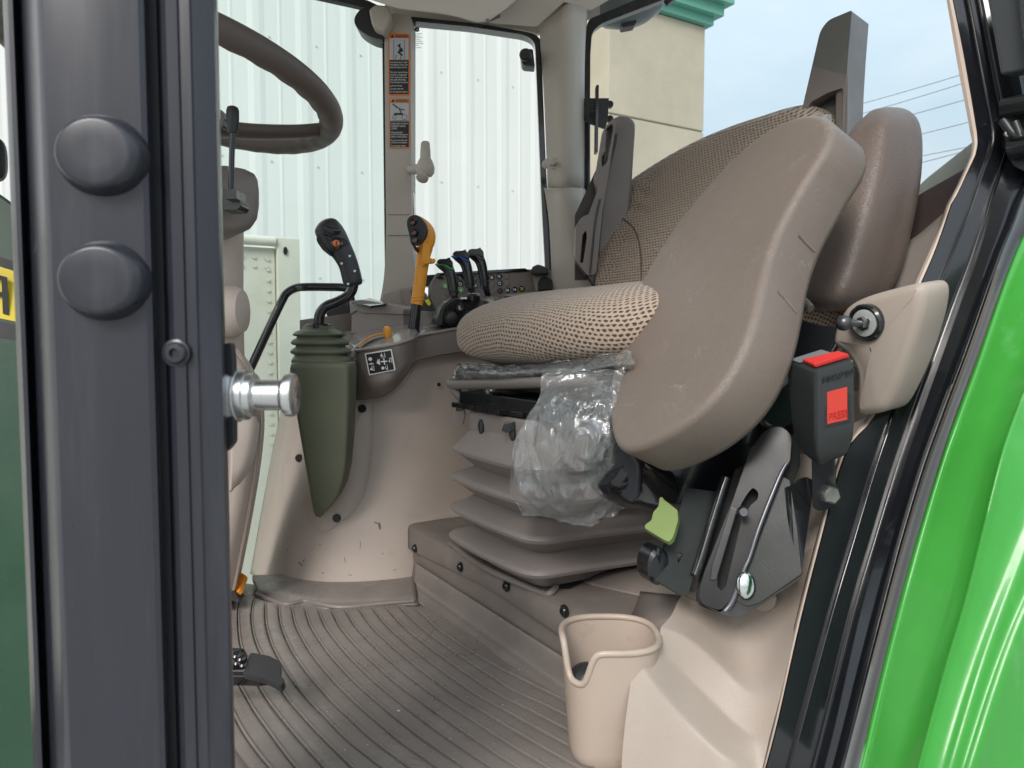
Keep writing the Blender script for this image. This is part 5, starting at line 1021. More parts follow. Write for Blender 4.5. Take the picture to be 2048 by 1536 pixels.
for (x, y) in ((699, 512), (683, 527), (709, 542), (696, 568)): lathe('rivet', P(x, y, 1.188), Vector((0, -1, 0)), [(.0024, -.002), (.0022, .0006), (.0012, .001), (.0001, .0011)], steel, js, seg=12)
# ---- black grab rail in front of the console
rl = tube('grab_rail', [P(490, 760, 1.36), P(506, 726, 1.36), P(540, 652, 1.37), P(564, 602, 1.38), P(574, 586, 1.385), P(592, 576, 1.39), P(612, 574, 1.39), P(650, 574, 1.40), P(690, 576, 1.41), P(700, 590, 1.42), P(703, 612, 1.42)], .0078, blackg, None, n=8, seg=16)
tag(rl, 'bent black tubular grab rail between the steering column and the joystick', 'grab rail')
# ================================================================ STEERING
sw = thing('steering_wheel', 'brown steering wheel with finger grips, half hidden behind the near post', 'steering wheel', P(400, 250, .95))
tl_ = R(13); wn_ = (VX * math.sin(tl_) + ZX * math.cos(tl_)).normalized(); wu = UX; wv = (VX * math.cos(tl_) - ZX * math.sin(tl_)).normalized()
Cw = CAM + Vector((-.434, .975, .338)); RW = .2
whm = mat('wheel_rubber', (.098, .076, .068), .42, bump=.35, bscale=420, bdist=.0006, var=.05, kind='leather')
V = []; F = []; NA = 140; NB = 20
for i in range(NA):
    t = 2 * math.pi * i / NA; c = Cw + (wu * math.cos(t) + wv * math.sin(t)) * RW; rad = (wu * math.cos(t) + wv * math.sin(t))
    for j in range(NB):
        a = 2 * math.pi * j / NB; r = .0155
        low = max(0, -math.sin(a) * .7 - math.cos(a) * .7)   # finger bumps on the lower inner side
        r += .0016 * low * (math.cos(t * 34) * .5 + .5)
        V.append(c + rad * math.cos(a) * r + wn_ * math.sin(a) * r)
for i in range(NA):
    for j in range(NB): F.append((i * NB + j, i * NB + (j + 1) % NB, ((i + 1) % NA) * NB + (j + 1) % NB, ((i + 1) % NA) * NB + j))
finish('wheel_rim', V, F, whm, sw, sharp=80)
hub = Cw - wn_ * .05
for ang in (96, 222, -38):
    t = R(ang); rd = wu * math.cos(t) + wv * math.sin(t)
    tube('wheel_spoke', [hub + rd * .03, hub + rd * .09 + wn_ * .01, hub + rd * .155 + wn_ * .032, Cw + rd * (RW - .006)], [.024, .018, .0150, .0135], whm, sw, n=8, seg=18, flat=(wn_, .55))
lathe('wheel_hub', hub - wn_ * .02, wn_, [(.0001, 0), (.045, 0), (.052, .01), (.05, .035), (.04, .046), (.0001, .05)], whm, sw, seg=36)
sc_ = thing('steering_column', 'brown and beige steering column and dash cowl below the wheel', 'steering column', P(430, 900, 1.1))
pod = [(300, 330), (450, 332), (485, 338), (505, 348), (513, 362), (516, 385), (516, 415), (512, 440), (500, 458), (484, 466), (460, 470), (300, 470)]
puff('column_pod', pod, pl3((400, 400, .93), (520, 400, .99), (450, 330, .96)), .12, .012, mat('pod_plastic', (.17, .145, .13), .42, bump=.1, bscale=700, bdist=.0003), sc_, dome=.003, smooth=False)
tube('pod_seam', [P(450, 386, .948), P(480, 391, .962), P(500, 398, .973), P(512, 406, .985)], .0009, blackp, sc_, n=5, seg=6)
tube('column_shaft_cover', [P(424, 455, 1.02), P(424, 620, 1.02), P(424, 780, 1.02)], [.041, .041, .044], beigeS, sc_, n=4, seg=28)
lathe('ignition_boss', P(420, 622, .99), Vector((1, 0, 0)), [(.0001, .0), (.034, .0), (.035, .02), (.034, .034), (.028, .044), (.015, .048), (.0001, .049)], beigeS, sc_, seg=32, asp=1)
dash = [[(462, 690, 1.00), (484, 712, 1.00), (505, 748, 1.01), (519, 790, 1.02), (523, 830, 1.03), (522, 870, 1.04), (515, 935, 1.06), (503, 1010, 1.08), (488, 1090, 1.10), (468, 1190, 1.13), (458, 1240, 1.14)]]
d1 = dash[0]; d2 = [(a + 6, b, c + .18) for a, b, c in d1]; d0 = [(a - 30 - i * 1.5, b + 4, c - .035) for i, (a, b, c) in enumerate(d1)]; dm = [(340, b + 8, c - .03) for a, b, c in d1]
surf('lower_cowl', [tr_(d2), tr_(d1), tr_([(a - 6, b, c - .012) for a, b, c in d1]), tr_(d0), tr_(dm)], beigeS, sc_, n=40, cross=4, solid=.004, sharp=50)
surf('knee_cover', [poly((462, 800, .99), (505, 826, 1.0), (520, 850, 1.015)), poly((462, 870, .975), (500, 880, .99), (516, 890, 1.01)), poly((462, 940, .975), (488, 935, .985), (505, 930, 1.005)), poly((462, 985, .985), (470, 975, .99), (480, 968, 1.0))], beigeS, sc_, n=16, cross=5, solid=.003, sharp=60)
slab('clip', [(496, 826), (508, 822, 2), (510, 828, 2), (498, 832)], plY(.985), .004, blackp, sc_, bevel=.0005)
cl = thing('column_lever', 'thin black column lever with a cylindrical knob standing below the steering wheel', 'lever', P(466, 410, .90))
tube('lever_stem', [P(462, 385, .90), P(463, 340, .90), P(464, 300, .90), P(466, 262, .90)], 5.6 * .9 / FPX, blackg, cl, n=3, seg=14)
lathe('lever_knob', P(465.5, 268, .90), ZX + Vector((.02, 0, 0)), [(.0001, 0), (.0050, .001), (.0068, .006), (.0074, .02), (.0074, .027), (.0062, .031), (.0035, .0325), (.0001, .033)], black, cl, seg=24)
slab('lever_socket', [(446, 378, 3), (474, 378, 3), (474, 396, 2), (480, 400, 3), (482, 412, 4), (474, 420, 5), (446, 420)], plY(.905), .03, blackp, cl, bevel=.003, bseg=3)
slab('socket_top', [(450, 378, 2), (472, 378, 2), (473, 398, 2), (450, 398, 2)], plY(.893), .02, blackp, cl, bevel=.003)
slab('indicator_stalk', [(440, 218, 3), (448, 224, 3), (450, 238, 3), (446, 252, 3), (440, 254)], plY(.93), .02, blackp, cl, bevel=.002)
# pedals
pd = thing('brake_pedal', 'black side foot pedal plate reaching over the mat from behind the post', 'pedal', P(500, 1370, .80))
slab('pedal_plate', [(486, 1345), (492, 1330, 6), (500, 1304, 8), (540, 1312, 4), (562, 1324, 5), (561, 1340, 6), (560, 1352, 4), (569, 1358, 3), (568, 1364, 3), (562, 1372, 3), (530, 1356, 6), (500, 1349)], pl3((490, 1340, .80), (565, 1345, .79), (500, 1300, .835)), .008, mat('pedal_black', (.022, .023, .027), .35, bump=.4, bscale=900, bdist=.0003), pd, bevel=.0015)
slab('pedal_arm', [(380, 1342), (486, 1342, 2), (528, 1352), (510, 1354), (380, 1352)], pl3((400, 1340, .81), (520, 1345, .80), (420, 1300, .83)), .02, blackp, pd, bevel=.0015)
for q in ((474, 1312), (484, 1318), (476, 1326), (488, 1330)): lathe('pedal_bolt', P(*q, .815), ZX + Vector((.1, -.6, 0)), [(.0001, -.002), (.0058, 0), (.0058, .004), (.0035, .0055), (.0001, .0055)], blackg, pd, seg=8)
slab('pedal_bracket', [(440, 1302), (480, 1304, 4), (490, 1322, 6), (486, 1342), (440, 1342)], plY(.83), .012, blackp, pd, bevel=.002)
op = thing('orange_pedal', 'small orange ribbed pedal pad beside the post above a black pivot', 'pedal', P(478, 1200, 1.12))
op_pl = pl3((470, 1180, 1.12), (488, 1150, 1.14), (475, 1140, 1.16))
slab('pedal_pad', [(470, 1145, 2), (476, 1142, 2), (490, 1149, 3), (488, 1156, 2), (480, 1178, 3), (476, 1184, 3), (464, 1184), (466, 1160)], op_pl, .008, mat('bright_orange', (.85, .3, .03), .45), op, bevel=.002)
op2 = (op_pl[0] - away(op_pl) * .0008, op_pl[1])
for k in range(5): y = 1150 + k * 6.5; slab('pad_rib', [(470 - k * .6, y, 1), (485 - k * 2, y + 2, 1), (484 - k * 2, y + 4.5, 1), (470 - k * .6, y + 2.5, 1)], op2, .002, mat('bright_orange', (.85, .3, .03), .45), op, bevel=.0005)
slab('pedal_pivot', [(455, 1182), (470, 1184, 2), (474, 1192), (480, 1200, 2), (476, 1208, 3), (462, 1200), (462, 1216, 4), (455, 1216)], plY(1.11), .02, blackp, op, bevel=.0015)
# ================================================================ SEAT
seat = thing('operator_seat', 'brown suspension operator seat with knitted cushion, vinyl sides and folded up armrests', 'seat', UVZ(.87, .72, FZ + .12))
# ---- cushion: squared pad in the seat's own axes
def cushion(name, uc, vc, zc_, hu, hv_, hz, m, parent, eu=3.2, ez=2.3, droop=None, NA=120, NBq=26):
    V = []; UV = []; F = []; eq = []
    for j in range(NA):
        t = 2 * math.pi * j / NA; a, b = math.cos(t), math.sin(t); eq.append((math.copysign(abs(a) ** (2 / eu), a) * hu, math.copysign(abs(b) ** (2 / eu), b) * hv_))
    j0 = NA * 3 // 4; arc = [0.0] * NA   # distance round the pad from the middle of its front
    for sg in (1, -1):
        d = 0
        for i in range(1, NA // 2 + (1 if sg == 1 else 0)):
            d += math.dist(eq[(j0 + sg * i) % NA], eq[(j0 + sg * (i - 1)) % NA]); arc[(j0 + sg * i) % NA] = sg * d
    for k in range(NBq + 1):
        ph = -math.pi / 2 + math.pi * k / NBq; c_, s_ = math.cos(ph), math.sin(ph)
        rr = abs(c_) ** (2 / ez) ; zz = math.copysign(abs(s_) ** (2 / ez), s_)
        for j in range(NA):
            t = 2 * math.pi * j / NA; a, b = math.cos(t), math.sin(t)
            u = math.copysign(abs(a) ** (2 / eu), a) * hu * rr; v = math.copysign(abs(b) ** (2 / eu), b) * hv_ * rr; z = zz * hz
            if droop: u, v, z = droop(u, v, z)
            p = UVZ(uc + u, vc + v, zc_ + z); V.append(p); UV.append([u + arc[j] - eq[j][0], ((p - V[(k - 1) * NA + j]).length + UV[(k - 1) * NA + j][1]) if k else 0])
    for k in range(NBq):
        for j in range(NA): F.append((k * NA + j, k * NA + (j + 1) % NA, (k + 1) * NA + (j + 1) % NA, (k + 1) * NA + j))
    return finish(name, V, F, m, parent, sharp=0, uvs=UV, weld=False)
def dr_c(u, v, z):
    # front edge bows forward at the middle and rolls down; sides rise slightly
    f = max(0, -v / .25)
    v2 = v - .022 * (1 - (u / .24) ** 2) * f
    z2 = z - .020 * f * f + .012 * (abs(u) / .24) ** 2 * (1 if z > 0 else .3)
    return u, v2, z2
cushion('seat_cushion', .858, .758, .020, .248, .242, .063, fabric, seat, eu=4.4, ez=2.5, droop=dr_c)
# ---- backrest
BL = .52   # lean: metres back per metre up
bpn = (UVZ(.87, .79, 0), (VX - ZX * BL).normalized())
bout = [(1192, 700), (1192, 620), (1194, 560), (1196, 480), (1206, 438), (1226, 402), (1262, 368), (1330, 322), (1400, 283), (1470, 253), (1540, 230), (1592, 214), (1630, 212), (1660, 240), (1700, 330), (1690, 450), (1650, 560), (1610, 640), (1590, 700), (1400, 720)]
def wing(p, s):
    # side bolster stands proud of the centre, with a seam between
    d = abs(p.x) ; e = .19
    return .014 * max(0, min(1, (d - .15) / .05)) - .006 * math.exp(-((d - .155) / .006) ** 2)
puff('backrest', bout, bpn, .10, .028, fabric, seat, dome=.006, N=140, ext=VX, fn=wing)
# ---- leather side bolster / shell of the backrest
def sec(y, xl, xr_, xR, dl, dm, dR, back=.11):
    """a rounded triangular section: left edge, ridge, right edge"""
    A, B_, C_ = P(xl, y, dl), P(xr_, y, dm), P(xR, y, dR); D_ = C_ + Vector((.015, back, 0)); E_ = A + Vector((.06, back, 0))
    for q in (A, C_, D_, E_): q.z = B_.z
    return [(v.x, v.y, v.z) for v in catmull([A, A.lerp(B_, .5) + Vector((-.004, -.004, 0)), A.lerp(B_, .88), B_.lerp(C_, .12) + Vector((0, -.001, 0)), B_.lerp(C_, .55) + Vector((.002, -.006, 0)), C_.lerp(B_, .05), D_, E_], 5, True)]
rows = [(211, 1752, 1775, 1806, .99, .975, .99, .04), (214, 1738, 1775, 1824, .985, .955, .985, .08), (222, 1722, 1773, 1838, .98, .94, .98, .11), (240, 1700, 1770, 1847, .975, .925, .975, .12), (275, 1680, 1768, 1850, .97, .915, .97, .12), (330, 1660, 1762, 1848, .96, .90, .965, .12), (400, 1640, 1742, 1838, .95, .885, .955, .12), (470, 1620, 1722, 1824, .94, .87, .945, .12), (530, 1600, 1705, 1808, .93, .86, .94, .12), (575, 1590, 1692, 1790, .925, .855, .935, .11), (600, 1588, 1680, 1762, .925, .86, .93, .1), (612, 1592, 1668, 1738, .93, .875, .925, .08), (619, 1606, 1656, 1712, .94, .90, .93, .05)]
loft('side_bolster', [sec(*r) for r in rows], leather2, seat, N=60, sub=1, label='dark brown vinyl side bolster of the backrest')
# ---- backrest extension with a hand recess
xp = pl3((1600, 235, 1.12), (1696, 170, 1.09), (1650, 40, 1.17))
ex = slab('backrest_extension', [(1590, 300), (1600, 235), (1622, 140, 20), (1640, 62, 12), (1656, 40, 12), (1704, 20, 5), (1697, 100), (1692, 172), (1686, 300)], xp, .05, seatpl, seat, bevel=.006, bseg=3, ext=Vector((.047, .045, 0)),
          holes=[[(1612, 300), (1610, 225, 4), (1620, 205, 6), (1656, 185, 6), (1684, 176, 3), (1686, 182, 4), (1684, 300)]], label='grey-brown upper backrest extension with a hand recess')
slab('recess_back', [(1600, 310), (1610, 190), (1684, 170), (1684, 310)], (xp[0] + away(xp) * .028, xp[1]), .01, seatpl, seat, bevel=0)
prism('extension_side', [PP(1704, 20, xp), PP(1697, 100, xp), PP(1692, 172, xp), PP(1686, 300, xp)] and [PP(1697, 34, xp) + Vector((.001, .001, 0)), PP(1694, 300, xp) + Vector((.001, .001, 0)), PP(1694, 300, xp) + Vector((.034, .05, 0)), PP(1698, 34, xp) + Vector((.034, .05, -.006))], Vector((-.01, .02, 0)), seatpl, seat, bevel=.004)
tube('recess_pin', [P(1649, 255, 1.0), P(1649, 232, 1.0)], .0085, mat('clear_grey_pin', (.3, .28, .27), .25), seat, n=1, seg=16)
# ---- near armrest, folded up: face towards the camera-left, thick side towards the right
ap = pl3((1235, 860, .765), (1545, 560, .70), (1620, 245, .83))
aout = [(1229, 850), (1229, 800), (1234, 745), (1246, 690), (1264, 632), (1290, 573), (1322, 513), (1362, 452), (1410, 392), (1462, 335), (1515, 288), (1560, 258), (1600, 240), (1634, 234), (1658, 240), (1672, 256), (1672, 280), (1660, 312), (1634, 352), (1600, 410), (1570, 468), (1548, 530), (1535, 590), (1520, 650), (1498, 712), (1466, 770), (1424, 820), (1372, 862), (1322, 890), (1285, 905), (1258, 908), (1240, 893)]
puff('armrest', aout, ap, .064, .009, leather, seat, dome=.0012, N=160, ext=(VX * .9 - ZX * .42 - UX * .10), rb=.010, label='large folded up near armrest in brown vinyl')
# moulded lines on the thick side of the armrest, laid on the surface itself
arm = bpy.data.objects['armrest']; brs = bpy.data.objects['backrest']
seam = mat('seam_thread', (.12, .09, .075), .9)
a_ = onmesh(brs, [(1236, 432), (1262, 450), (1276, 476), (1282, 510), (1283, 545), (1282, 585)])
if len(a_) > 2: tube('backrest_seam', a_, .0016, seam, seat, n=6, seg=8)
for q in ([(1597, 470), (1612, 486), (1628, 502), (1640, 514)], [(1555, 583), (1568, 596), (1580, 610), (1592, 624)]):
    a_ = onmesh(arm, q)
    if len(a_) > 1: tube('armrest_moulding', a_, .0019, leather, seat, n=4, seg=8)
# ---- far armrest, folded up, grey plastic back with slots
fa = plY(1.36)
slab('far_armrest', [(1210, 300), (1212, 258, 8), (1222, 238, 8), (1240, 230, 6), (1262, 233, 8), (1271, 245, 6), (1271, 262, 6), (1262, 400), (1240, 560), (1190, 560), (1200, 430)], plY(1.345), .055, seatpl, seat, bevel=.006, bseg=3, label='far folded up armrest of grey plastic with slots')
slab('far_armrest_back', [(1196, 330, 6), (1208, 256, 6), (1222, 240, 6), (1234, 236, 6), (1220, 330), (1205, 420), (1192, 548, 6), (1176, 552, 8), (1150, 520, 14), (1152, 450, 10), (1163, 434, 6), (1178, 428, 4), (1196, 380, 4), (1190, 356, 6), (1192, 345, 4)], plY(1.315), .03, seatpl, seat, bevel=.004, bseg=3,
     holes=[[(1203, 318, 8), (1212, 256, 8), (1226, 246, 6), (1226, 262, 4), (1214, 326, 8), (1204, 334, 4)], [(1165, 470, 4), (1172, 460, 4), (1174, 474, 4), (1166, 526, 4), (1160, 526, 4)]])
slab('armrest_slot', [(1215, 330), (1226, 268, 5), (1236, 266, 4), (1232, 290), (1216, 352)], plY(1.339), .01, mat('slot_dark', (.045, .04, .038), .6), seat, bevel=.0008)
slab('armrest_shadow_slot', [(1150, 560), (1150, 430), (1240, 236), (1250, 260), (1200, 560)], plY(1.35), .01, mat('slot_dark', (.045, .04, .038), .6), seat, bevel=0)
tube('armrest_split', [P(1200, 398, 1.312), P(1190, 450, 1.312), P(1180, 548, 1.312)], .0015, blackp, seat, n=4, seg=8)
slab('armrest_hook', [(1184, 410, 5), (1190, 396, 5), (1204, 394, 4), (1200, 425), (1184, 436)], plY(1.33), .02, seatpl, seat, bevel=.003)
slab('armrest_arm', [(1160, 530), (1196, 540), (1200, 580), (1184, 570)], plY(1.33), .03, blackp, seat, bevel=.003)
# ---- small stalk behind the near armrest
tube('tilt_handle', [P(1592, 592, .86), P(1608, 605, .85), P(1622, 617, .84)], [.0055, .0058, .0045], seatpl, seat, n=4, seg=12)
# ---- seat pan, bars and top box of the suspension
ufr = UVZ
tube('front_bar', [P(960, 757, 1.25), P(906, 764, 1.14), P(905, 769, 1.12), P(930, 769, 1.09), P(1000, 768, 1.0), P(1100, 764, .905), P(1200, 760, .85)], .0072, seatpl, seat, n=6, seg=14)
tube('front_bar_leg', [P(906, 770, 1.12), P(912, 782, 1.12), P(926, 798, 1.12), P(942, 808, 1.14)], .0072, seatpl, seat, n=4, seg=12)
box('seat_pan', UVZ(.865, .76, -.056), (UX, VX, ZX), (.21, .22, .018), blackp, seat, bevel=.004)
box('slide_rail', UVZ(.865, .70, -.088), (UX, VX, ZX), (.12, .2, .012), blackg, seat, bevel=.002)
box('slide_rail', UVZ(.90, .53, -.096), (UX, VX, ZX), (.10, .035, .003), blackg, seat, bevel=.001)
for k in range(4): box('rail_plate', UVZ(.955 - k * .035, .492, -.0945), (UX, VX, ZX), (.016, .012, .0035), blackp, seat, bevel=.001)
def rrect(u0, u1, v0, v1, z, r, bow=0, n=8):
    """a rounded rectangle ring in the seat's axes; bow pushes the front edge out"""
    out = []
    for (cu, cv, a0) in ((u1 - r, v1 - r, 0), (u0 + r, v1 - r, 90), (u0 + r, v0 + r, 180), (u1 - r, v0 + r, 270)):
        for i in range(n + 1):
            a = R(a0 + 90 * i / n); out.append((cu + r * math.cos(a), cv + r * math.sin(a)))
    # add points along the straight edges
    res = []
    for i, p in enumerate(out):
        q = out[(i + 1) % len(out)]; L_ = math.dist(p, q); k = max(1, int(L_ / .03))
        for j in range(k): res.append((p[0] + (q[0] - p[0]) * j / k, p[1] + (q[1] - p[1]) * j / k))
    um = (u0 + u1) / 2
    return [UVZ(u, v - (bow * (1 - ((u - um) / (u1 - u0) * 2) ** 2) if v < v0 + r else 0), z + .006 * math.cos((v - v0) * 9) * (1 if bow else 0)) for u, v in res]
def ringp(grow, z, bow=.008): return rrect(.765 - grow, .955 + grow * .9, .502 - grow, .86 + grow, z, .018 + grow * .3, bow)
top_ = [rrect(.77, .945, .492, .84, -.101, .012), rrect(.77, .945, .490, .84, -.104, .012), rrect(.765, .95, .494, .84, -.135, .012), rrect(.77, .95, .503, .84, -.16, .012)]
loft('suspension_top_box', top_, bell, seat, N=80, sharp=45, label='upper box of the seat suspension')
for u in (.90, .815): lathe('box_rivet', UVZ(u, .4905, -.120), -VX, [(.0065, -.001), (.0065, .001), (.004, .003), (.0001, .0035)], black, seat, seg=18, asp=1.6, a=UX)
slab('side_lug', [(908, 822, 2), (912, 814, 2), (926, 814), (930, 830), (926, 850), (908, 850)], plY(1.16), .02, bell, seat, bevel=.001)
slab('lug_slot', [(911, 816, 2), (918, 811, 2), (926, 814, 1), (926, 820), (912, 822)], plY(1.157), .01, blackp, seat, bevel=.001)
zs_ = []
# fold tips (z) and valleys
bellR = []
tips = [(-.163, .018), (-.205, .020), (-.250, .022), (-.292, .026)]
prevz = -.128
R_ = [ringp(-.016, -.126)]
for k, (z, gexp) in enumerate(tips):
    g_ = .012 + gexp * .55
    R_ += [ringp(.0, prevz - .001), ringp(g_ * .45, prevz - (prevz - z) * .42), ringp(g_, z + .006), ringp(g_ + .003, z + .0035), ringp(g_ + .004, z), ringp(g_ + .002, z - .0045), ringp(g_ - .001, z - .0055)]
    vz = z - .025
    R_ += [ringp(-.002, vz)] if k < 3 else [ringp(-.01, z - .008), ringp(-.01, z - .03)]
    prevz = vz
loft('suspension_bellows', R_, bell, seat, N=120, sharp=38, label='brown folded rubber bellows of the seat suspension')
slab('height_switch', [(1003, 862), (1008, 848, 2), (1030, 842, 2), (1036, 848, 2), (1028, 862, 2), (1012, 866, 2)], plY(.945), .012, blackp, seat, bevel=.001)
# ---- black mechanism by the near side of the seat
mech = seat
tube('knob_housing', [P(1206, 926, .80), P(1224, 936, .81), P(1262, 956, .83), P(1310, 980, .86)], [.026, .033, .034, .03], blackp, seat, n=5, seg=28)
slab('knob_cover', [(1196, 928, 8), (1200, 905, 6), (1222, 886, 8), (1256, 890, 10), (1282, 930, 16), (1278, 1000, 14), (1262, 1010, 6), (1234, 990, 20), (1204, 950, 10)], pl3((1200, 930, .79), (1280, 940, .775), (1240, 1000, .79)), .05, mat('satin_black_cover', (.022, .024, .03), .28), seat, bevel=.006, bseg=3)
screw('cover_screw', P(1216, 923, .786), Vector((-.5, -1, .2)), .005, dsteel, seat)
slab('notched_plate', [(1202, 872), (1214, 866), (1214, 856), (1222, 852), (1226, 862), (1240, 850), (1244, 900), (1210, 904), (1212, 890), (1198, 886)], pl3((1200, 870, .83), (1250, 870, .81), (1220, 900, .82)), .004, blackg, seat, bevel=.0008)
tube('notch_ring', [P(1221 + 8 * math.cos(a), 876 + 8 * math.sin(a), .822) for a in [R(-60 + 40 * i) for i in range(7)]], .0014, dsteel, seat, n=3, seg=8)
slab('side_plate', [(1240, 880), (1600, 640), (1662, 655), (1560, 900), (1480, 1010), (1330, 1010), (1270, 980)], pl3((1250, 950, .88), (1600, 700, .88), (1400, 1000, .87)), .03, blackp, seat, bevel=.002)
slab('upper_frame_plate', [(1586, 700), (1605, 640), (1636, 650, 4), (1690, 655, 6), (1672, 690), (1640, 760), (1600, 900), (1540, 900)], pl3((1590, 700, .84), (1690, 660, .81), (1600, 880, .80)), .02, blackg, seat, bevel=.002)
tube('frame_highlight_rod', [P(1690, 655, .80), P(1672, 690, .79), P(1656, 720, .785)], .004, blackp, seat, n=2)
screw('frame_bolt', P(1554, 757, .78), Vector((0, -1, 0)), .0115, blackp, seat, hexs=True)
lathe('pivot_barrel', P(1545, 810, .79), Vector((.2, -1, 0)), [(.0001, -.01), (.026, -.01), (.026, .01), (.022, .016), (.0001, .016)], blackp, seat, seg=28)
# ---- slotted bracket, in front
bkp = pl3((1440, 1200, .715), (1600, 1150, .70), (1520, 950, .74))
mb_ = thing('seat_mount_bracket', 'black steel slotted bracket with pins under the near armrest', 'bracket', P(1480, 1230, .71))
backp = (bkp[0] + away(bkp) * .03, bkp[1])
slab('left_plate', [(1372, 975), (1436, 984, 3), (1382, 1170), (1366, 1192), (1305, 1158, 4), (1300, 1150), (1318, 1115), (1326, 1090), (1345, 1060), (1356, 1030)], pl3((1305, 1150, .735), (1430, 990, .765), (1366, 1190, .725)), .006, mat('textured_dark_plate', (.016, .020, .019), .3, bump=.25, bscale=700, bdist=.0003, spec=.16), mb_, bevel=.0015,
     holes=[[(1354, 1112, 3), (1360, 1104, 3), (1366, 1108, 3), (1361, 1122, 3), (1356, 1126, 3)]])
lathe('plate_roller', P(1308, 1128, .745), Vector((.4, -1, 0)), [(.0001, -.012), (.013, -.012), (.013, .008), (.010, .011), (.0001, .011)], blackp, mb_, seg=24, asp=1.5, a=X)
tube('chrome_edge', [P(1452, 955, .752), P(1425, 1040, .742), P(1404, 1110, .733), P(1390, 1150, .728)], .0052, blackg, mb_, n=4, seg=14)
tube('chrome_edge', [P(1440, 985, .748), P(1418, 1060, .738), P(1397, 1130, .729)], .0028, blackg, mb_, n=4, seg=10)
slot = [(1494, 988, 6), (1506, 974, 6), (1517, 984, 6), (1516, 998, 5), (1502, 1010, 3), (1494, 1022, 3), (1482, 1030), (1482, 1045), (1452, 1172, 3), (1442, 1182, 4), (1434, 1172, 4), (1436, 1150), (1472, 1030, 3), (1484, 1005, 3)]
slab('slotted_arm', [(1398, 1180, 14), (1410, 1140), (1466, 1000), (1500, 900), (1530, 860, 14), (1560, 850, 16), (1584, 870, 14), (1580, 920), (1560, 960), (1520, 1080), (1470, 1190, 10), (1440, 1222, 10), (1400, 1206, 12)], bkp, .006, mat('satin_steel_black', (.010, .010, .012), .26, bump=.06, bscale=200, bdist=.0003, spec=.3), mb_, bevel=.0014, holes=[slot])
slab('slot_inner_arm', [(1424, 1130), (1462, 1012, 4), (1474, 1020), (1450, 1100), (1432, 1160), (1420, 1160)], (bkp[0] - away(bkp) * .003, bkp[1]), .004, blackp, mb_, bevel=.001)
slab('slot_back_plate', [(1390, 1200, 14), (1400, 1140), (1470, 940), (1600, 860), (1600, 930), (1540, 1080), (1490, 1210, 8), (1452, 1232, 10), (1400, 1212, 12)], (bkp[0] + away(bkp) * .018, bkp[1]), .006, dark, mb_, bevel=.001)
tube('bright_edge', [P(1572, 928, .722), P(1556, 960, .718), P(1520, 1050, .708), P(1500, 1112, .702), P(1488, 1140, .70), P(1466, 1200, .697), P(1450, 1222, .696)], [.0016, .002, .0022, .002, .0022, .0026, .0026], mat('worn_edge_steel', (.16, .155, .175), .35, metal=.7), mb_, n=5, seg=12)
slab('right_plate', [(1496, 1130), (1560, 950, 4), (1580, 960), (1595, 1060), (1604, 1148, 3), (1520, 1206, 3), (1492, 1214, 8), (1462, 1196, 8), (1470, 1180)], pl3((1470, 1190, .700), (1600, 1145, .685), (1560, 960, .725)), .005, mat('textured_dark_plate', (.035, .042, .04), .2), mb_, bevel=.0015)
slab('right_plate_flange', [(1575, 975, 3), (1612, 953, 4), (1628, 960, 4), (1624, 1000), (1603, 1148, 2), (1594, 1144, 2), (1584, 1060)], pl3((1577, 980, .715), (1625, 960, .74), (1600, 1146, .690)), .004, blackg, mb_, bevel=.0015)
slab('bottom_foot', [(1366, 1190), (1400, 1206), (1440, 1224), (1470, 1200), (1600, 1150), (1600, 1158), (1520, 1212), (1474, 1236, 10), (1450, 1232, 8)], pl3((1400, 1200, .73), (1600, 1150, .71), (1470, 1236, .715)), .02, blackg, mb_, bevel=.002)
pn = P(1486, 1023, .71); lathe('slot_pin', pn, Vector((-.1, -1, .1)), [(.0048, -.004), (.0048, .003), (.0040, .0042), (.0001, .0042)], dsteel, mb_, seg=20)
lathe('domed_bolt', P(1492, 1170, .694), Vector((.1, -1, .25)), [(20 * .69 / FPX, -.002), (20 * .69 / FPX, .0012), (17 * .69 / FPX, .0032), (10 * .69 / FPX, .0048), (.0001, .0054)], mat('polished_bolt', (.72, .75, .74), .16, metal=1, bump=.15, bscale=60, bdist=.0005), mb_, seg=32, asp=1.35, a=X)
screw('pivot_bolt', P(1561, 884, .755), Vector((0, -1, .1)), 16 * .75 / FPX, blackg, mb_)
lathe('pivot_bolt_collar', P(1561, 884, .757), Vector((0, -1, .1)), [(17 * .75 / FPX, -.004), (17 * .75 / FPX, .001), (.0001, .0015)], blackp, mb_, seg=28)
gt = slab('release_lever', [(1319, 994, 3), (1325, 994, 2), (1327, 998), (1355, 1020, 3), (1356, 1040), (1350, 1062, 4), (1345, 1076, 4), (1336, 1084, 5), (1322, 1076, 3), (1289, 1056, 3), (1290, 1049, 3), (1303, 1040, 5), (1306, 1024, 4), (1317, 1012, 4)], pl3((1290, 1050, .735), (1355, 1040, .725), (1320, 995, .75)), .008, lgreen, None, bevel=.0015)
tag(gt, 'light green release lever sticking out left of the black seat bracket', 'lever')
